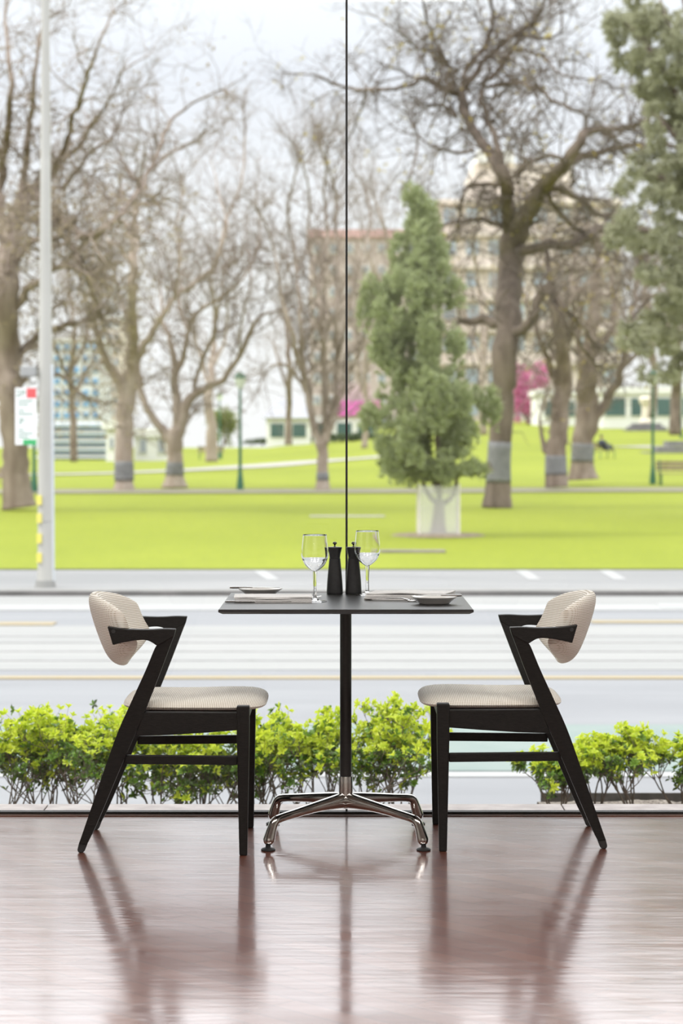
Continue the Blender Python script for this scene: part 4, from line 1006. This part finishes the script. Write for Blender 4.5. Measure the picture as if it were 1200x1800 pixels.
MB().quadbox(-.148, .148, -.006, .006, 0, .79).build('sign_plate', mat('sign_white', (.78, .78, .78), .4, col2=(.82, .82, .82), nscale=4), sg, smooth=False, bevel=.004)
MB().quadbox(.01, .142, -.010, -.006, .65, .785).build('red_panel', mat('sign_red', (.62, .08, .09), .4, col2=(.66, .1, .1), nscale=4), sg, smooth=False)
MB().quadbox(-.04, .146, -.010, -.006, .0, .075).build('green_panel', mat('sign_green', (.04, .36, .12), .4, col2=(.05, .4, .14), nscale=4), sg, smooth=False)
def text(s_, size, m, parent, loc):
    cu = D.curves.new('lettering', 'FONT'); cu.body = s_; cu.size = size; cu.extrude = .001; cu.align_x = 'CENTER'
    o = D.objects.new('lettering', cu); COL.objects.link(o); dg = bpy.context.evaluated_depsgraph_get()
    me = D.meshes.new_from_object(o.evaluated_get(dg)); D.objects.remove(o); me.materials.clear(); me.materials.append(m)
    o = D.objects.new('lettering', me); COL.objects.link(o); o.parent = parent; o.location = loc; o.rotation_euler = (PI/2, 0, 0); return o
SGN = mat('sign_green_ink', (.10, .22, .16), .5, col2=(.12, .25, .18), nscale=4)
text('2P', .13, SGN, sg, (-.07, -.008, .67)); text('P', .15, SGN, sg, (-.06, -.008, .27))
q = MB()
for z in (.60, .55, .47, .42, .2, .15, .10): q.quadbox(-.11, .10-.06*(int(z*100) % 3), -.009, -.006, z, z+.018)
q.build('small_print', SGN, sg, smooth=False)
MB().tube([(.02, .012, .4), (.265, .05, .4)], [.015, .015], 8).build('bracket', STEEL, sg)
# lamp posts
GREENP = mat('dark_green_paint', (.02, .10, .05), .4, col2=(.03, .13, .07), nscale=10)
LANT = mat('frosted_lantern_glass', (.62, .68, .62), .3, col2=(.68, .73, .67), nscale=10)
def lamppost(label, px, py, pytop, globe=True):
    b0 = hit(px, py); s_ = F/b0.y; H_ = (py-pytop)/s_
    t = thing('park_lamp_post', label, 'lamp post', b0, 0, 'green lamp posts in the park')
    MB().lathe([(0, -.1), (.13, -.1), (.13, .15), (.09, .5), (.06, .8), (.055, H_*.5), (.045, H_-.55), (.0, H_-.55)], 16).build('post', GREENP, t)
    q = MB(); z = H_-.55; q.lathe([(.0, z), (.10, z), (.14, z+.08), (.20, z+.35), (.0, z+.36)], 16); q.build('lantern', LANT, t)
    MB().lathe([(0, z+.36), (.24, z+.36), (.15, z+.5), (.03, z+.58), (0, z+.6)], 16).build('cap', GREENP, t)
    return t
lamppost('green park lamp post on the lawn right of the forked tree', 422, 862, 655)
lamppost('green park lamp post with pale lantern, right, in front of the monument', 1147, 851, 652)
lamppost('green park lamp post cut by the right edge', 1197, 770, 655)
lamppost('thin green post between the street pole and left edge tree', 60, 866, 700)
lamppost('distant lamp post standing by the far bench', 386, 806, 690)
# benches and the reclining person
TIMB = mat('bench_timber', (.20, .14, .10), .7, col2=(.28, .2, .15), nscale=6)
def bench(label, px, py, rot=0, sc=1.0):
    b0 = hit(px, py); t = thing('park_bench', label, 'bench', b0, rot, 'park benches'); t.scale = (sc,)*3
    for k in range(4): MB().quadbox(-.9, .9, -.22+k*.12, -.12+k*.12, .43, .46).build('seat_slat', TIMB, t, smooth=False, bevel=.005)
    for k in range(3): MB().quadbox(-.9, .9, .26+.02*k, .29+.02*k, .55+k*.13, .65+k*.13).build('back_slat', TIMB, t, smooth=False, bevel=.005)
    for x_ in (-.75, .75):
        q = MB(); q.tube([(x_, -.2, 0), (x_, -.2, .43), (x_, .24, .43)], [.03, .025, .025], 8); q.tube([(x_, .28, 0), (x_, .22, .43), (x_, .33, .95)], [.03, .03, .025], 8); q.build('end_frame', GREENP, t)
    return t
bench('timber bench on the slope behind the low forking tree', 370, 808)
bench('dark bench cut by the right edge beside the path', 1196, 853)
bench('bench at the left edge half hidden by the big tree', 0, 872)
bb = bench('bench the person is lying on beside the leaning forked tree', 1062, 806, .9)
# person
def skin_body(name, edges_pts, edges, radii, m, parent, loc):
    me = D.meshes.new(name); me.from_pydata(edges_pts, edges, []); me.materials.append(m)
    o = D.objects.new(name, me); COL.objects.link(o); o.parent = parent
    sk = o.modifiers.new('skin', 'SKIN'); me.skin_vertices  # layer exists once the modifier is added
    for i, r in enumerate(radii): me.skin_vertices[0].data[i].radius = (r, r)
    me.skin_vertices[0].data[0].use_root = True
    s2 = o.modifiers.new('subd', 'SUBSURF'); s2.levels = 1; s2.render_levels = 2
    return o
pz = bb.location
per = thing('person', 'person in dark clothes reclining on the far bench beside the leaning tree', 'person', (pz.x, pz.y, pz.z))
bp = [(.05, 0, .56), (-.10, 0, .72), (-.26, 0, .98), (-.30, 0, 1.10), (.12, -.1, .55), (.42, -.12, .80), (.78, -.12, .52), (.86, -.12, .56), (.12, .1, .55), (.50, .12, .66), (.90, .12, .52), (.98, .12, .58),
      (-.26, -.2, .95), (-.14, -.26, .72), (.06, -.2, .72), (-.26, .2, .95), (-.14, .26, .72), (.06, .18, .74), (.13, -.16, .76), (.13, .14, .76)]
ed = [(0, 1), (1, 2), (2, 3), (0, 4), (4, 5), (5, 6), (6, 7), (0, 8), (8, 9), (9, 10), (10, 11), (2, 12), (12, 13), (13, 14), (2, 15), (15, 16), (16, 17), (14, 18), (17, 19)]
rd = [.14, .14, .15, .06, .10, .075, .05, .04, .10, .075, .05, .04, .07, .05, .035, .07, .05, .035, .03, .03]
NAVY = mat('dark_navy_clothes', (.035, .04, .07), .8, col2=(.06, .065, .1), nscale=8)
SKIN = mat('skin', (.55, .34, .26), .6, col2=(.58, .37, .29), nscale=10)
skin_body('body', bp, ed, rd, NAVY, per, None)
q = MB(); q.lathe([(.0, -.13), (.045, -.125), (.075, -.07), (.085, 0), (.082, .06), (.055, .11), (0, .125)], 16); h_ = q.build('head', SKIN, per); h_.location = (-.33, 0, 1.24); h_.rotation_euler = (0, -.25, 0); per.rotation_euler = (0, 0, .9)
q = MB(); q.lathe([(.09, -.02), (.094, .04), (.065, .115), (0, .137)], 16); hr = q.build('hair', mat('dark_hair', (.05, .035, .025), .7, col2=(.08, .055, .04), nscale=20), h_)
q = MB(); q.tube([(.08, 0, .0), (.10, 0, -.02)], [.015, .018], 8); q.build('nose', SKIN, h_)
# monument on steps
MONM = mat('weathered_cream_stone', (.62, .55, .45), .85, col2=(.7, .63, .53), nscale=2)
STEPM = mat('dark_bluestone', (.13, .125, .13), .8, col2=(.19, .18, .185), nscale=2)
b0 = hit(1135, 757); s_ = F/b0.y
mo = thing('stone_monument', 'cream stone pillar on dark stepped base at the upper right lawn', 'monument', b0)
for k in range(3): MB().quadbox(-2.0+.35*k, 2.0-.35*k, -1.6+.35*k, 1.6-.35*k, -.2+.28*k, .1+.28*k).build('step', STEPM, mo, smooth=False, bevel=.01)
MB().lathe([(0, .6), (.62, .6), (.62, .9), (.42, 1.05), (.38, 2.2), (.48, 2.35), (.62, 2.6), (.66, 2.9), (.4, 3.1), (0, 3.15)], 24).build('pillar', MONM, mo)
b0 = hit(1180, 797)
st_ = thing('stone_steps', 'broad dark stone platform below the monument at the right edge', 'steps', b0+Vector((.8, 0, 0)))
for k, (x0, x1) in enumerate(((-2.4, 4), (-1.6, 4), (-.9, 4))): MB().quadbox(x0, x1, .4*k, 3, -.2+.33*k, .1+.33*k).build('step', STEPM, st_, smooth=False, bevel=.01)
# flat things on the lawn
b0 = hit(725, 971); o = MB().quadbox(-.58, .58, -.22, .22, -.02, .04).build('ground_cover_plate', mat('rusty_grey_plate', (.15, .13, .11), .7, col2=(.22, .19, .16), nscale=3), smooth=False, bevel=.01); o.location = b0
tag(o, 'flat dark service cover set in the grass below the conifer', 'ground cover')
b0 = hit(610, 908); o = MB().quadbox(-.92, .92, -.35, .35, -.02, .02).build('concrete_slab', PATHM, smooth=False); o.location = b0
tag(o, 'pale flat slab in the middle of the near lawn', 'slab')
# fixtures above the camera for the ceiling lights
for (lx, ly, sz) in ((-2.0, 4.6, .6), (0, 4.4, .6), (2.0, 4.6, .6)):
    o = MB().quadbox(-sz, sz, -sz, sz, 0, .03).build('ceiling_lamp', WHITEW, smooth=False); o.location = (lx, ly, 3.37)
    tag(o, 'square white ceiling lamp panel %s' % ('above the left chair' if lx < 0 else 'above the table' if lx == 0 else 'above the right chair'), 'ceiling lamp', 'ceiling lamps')
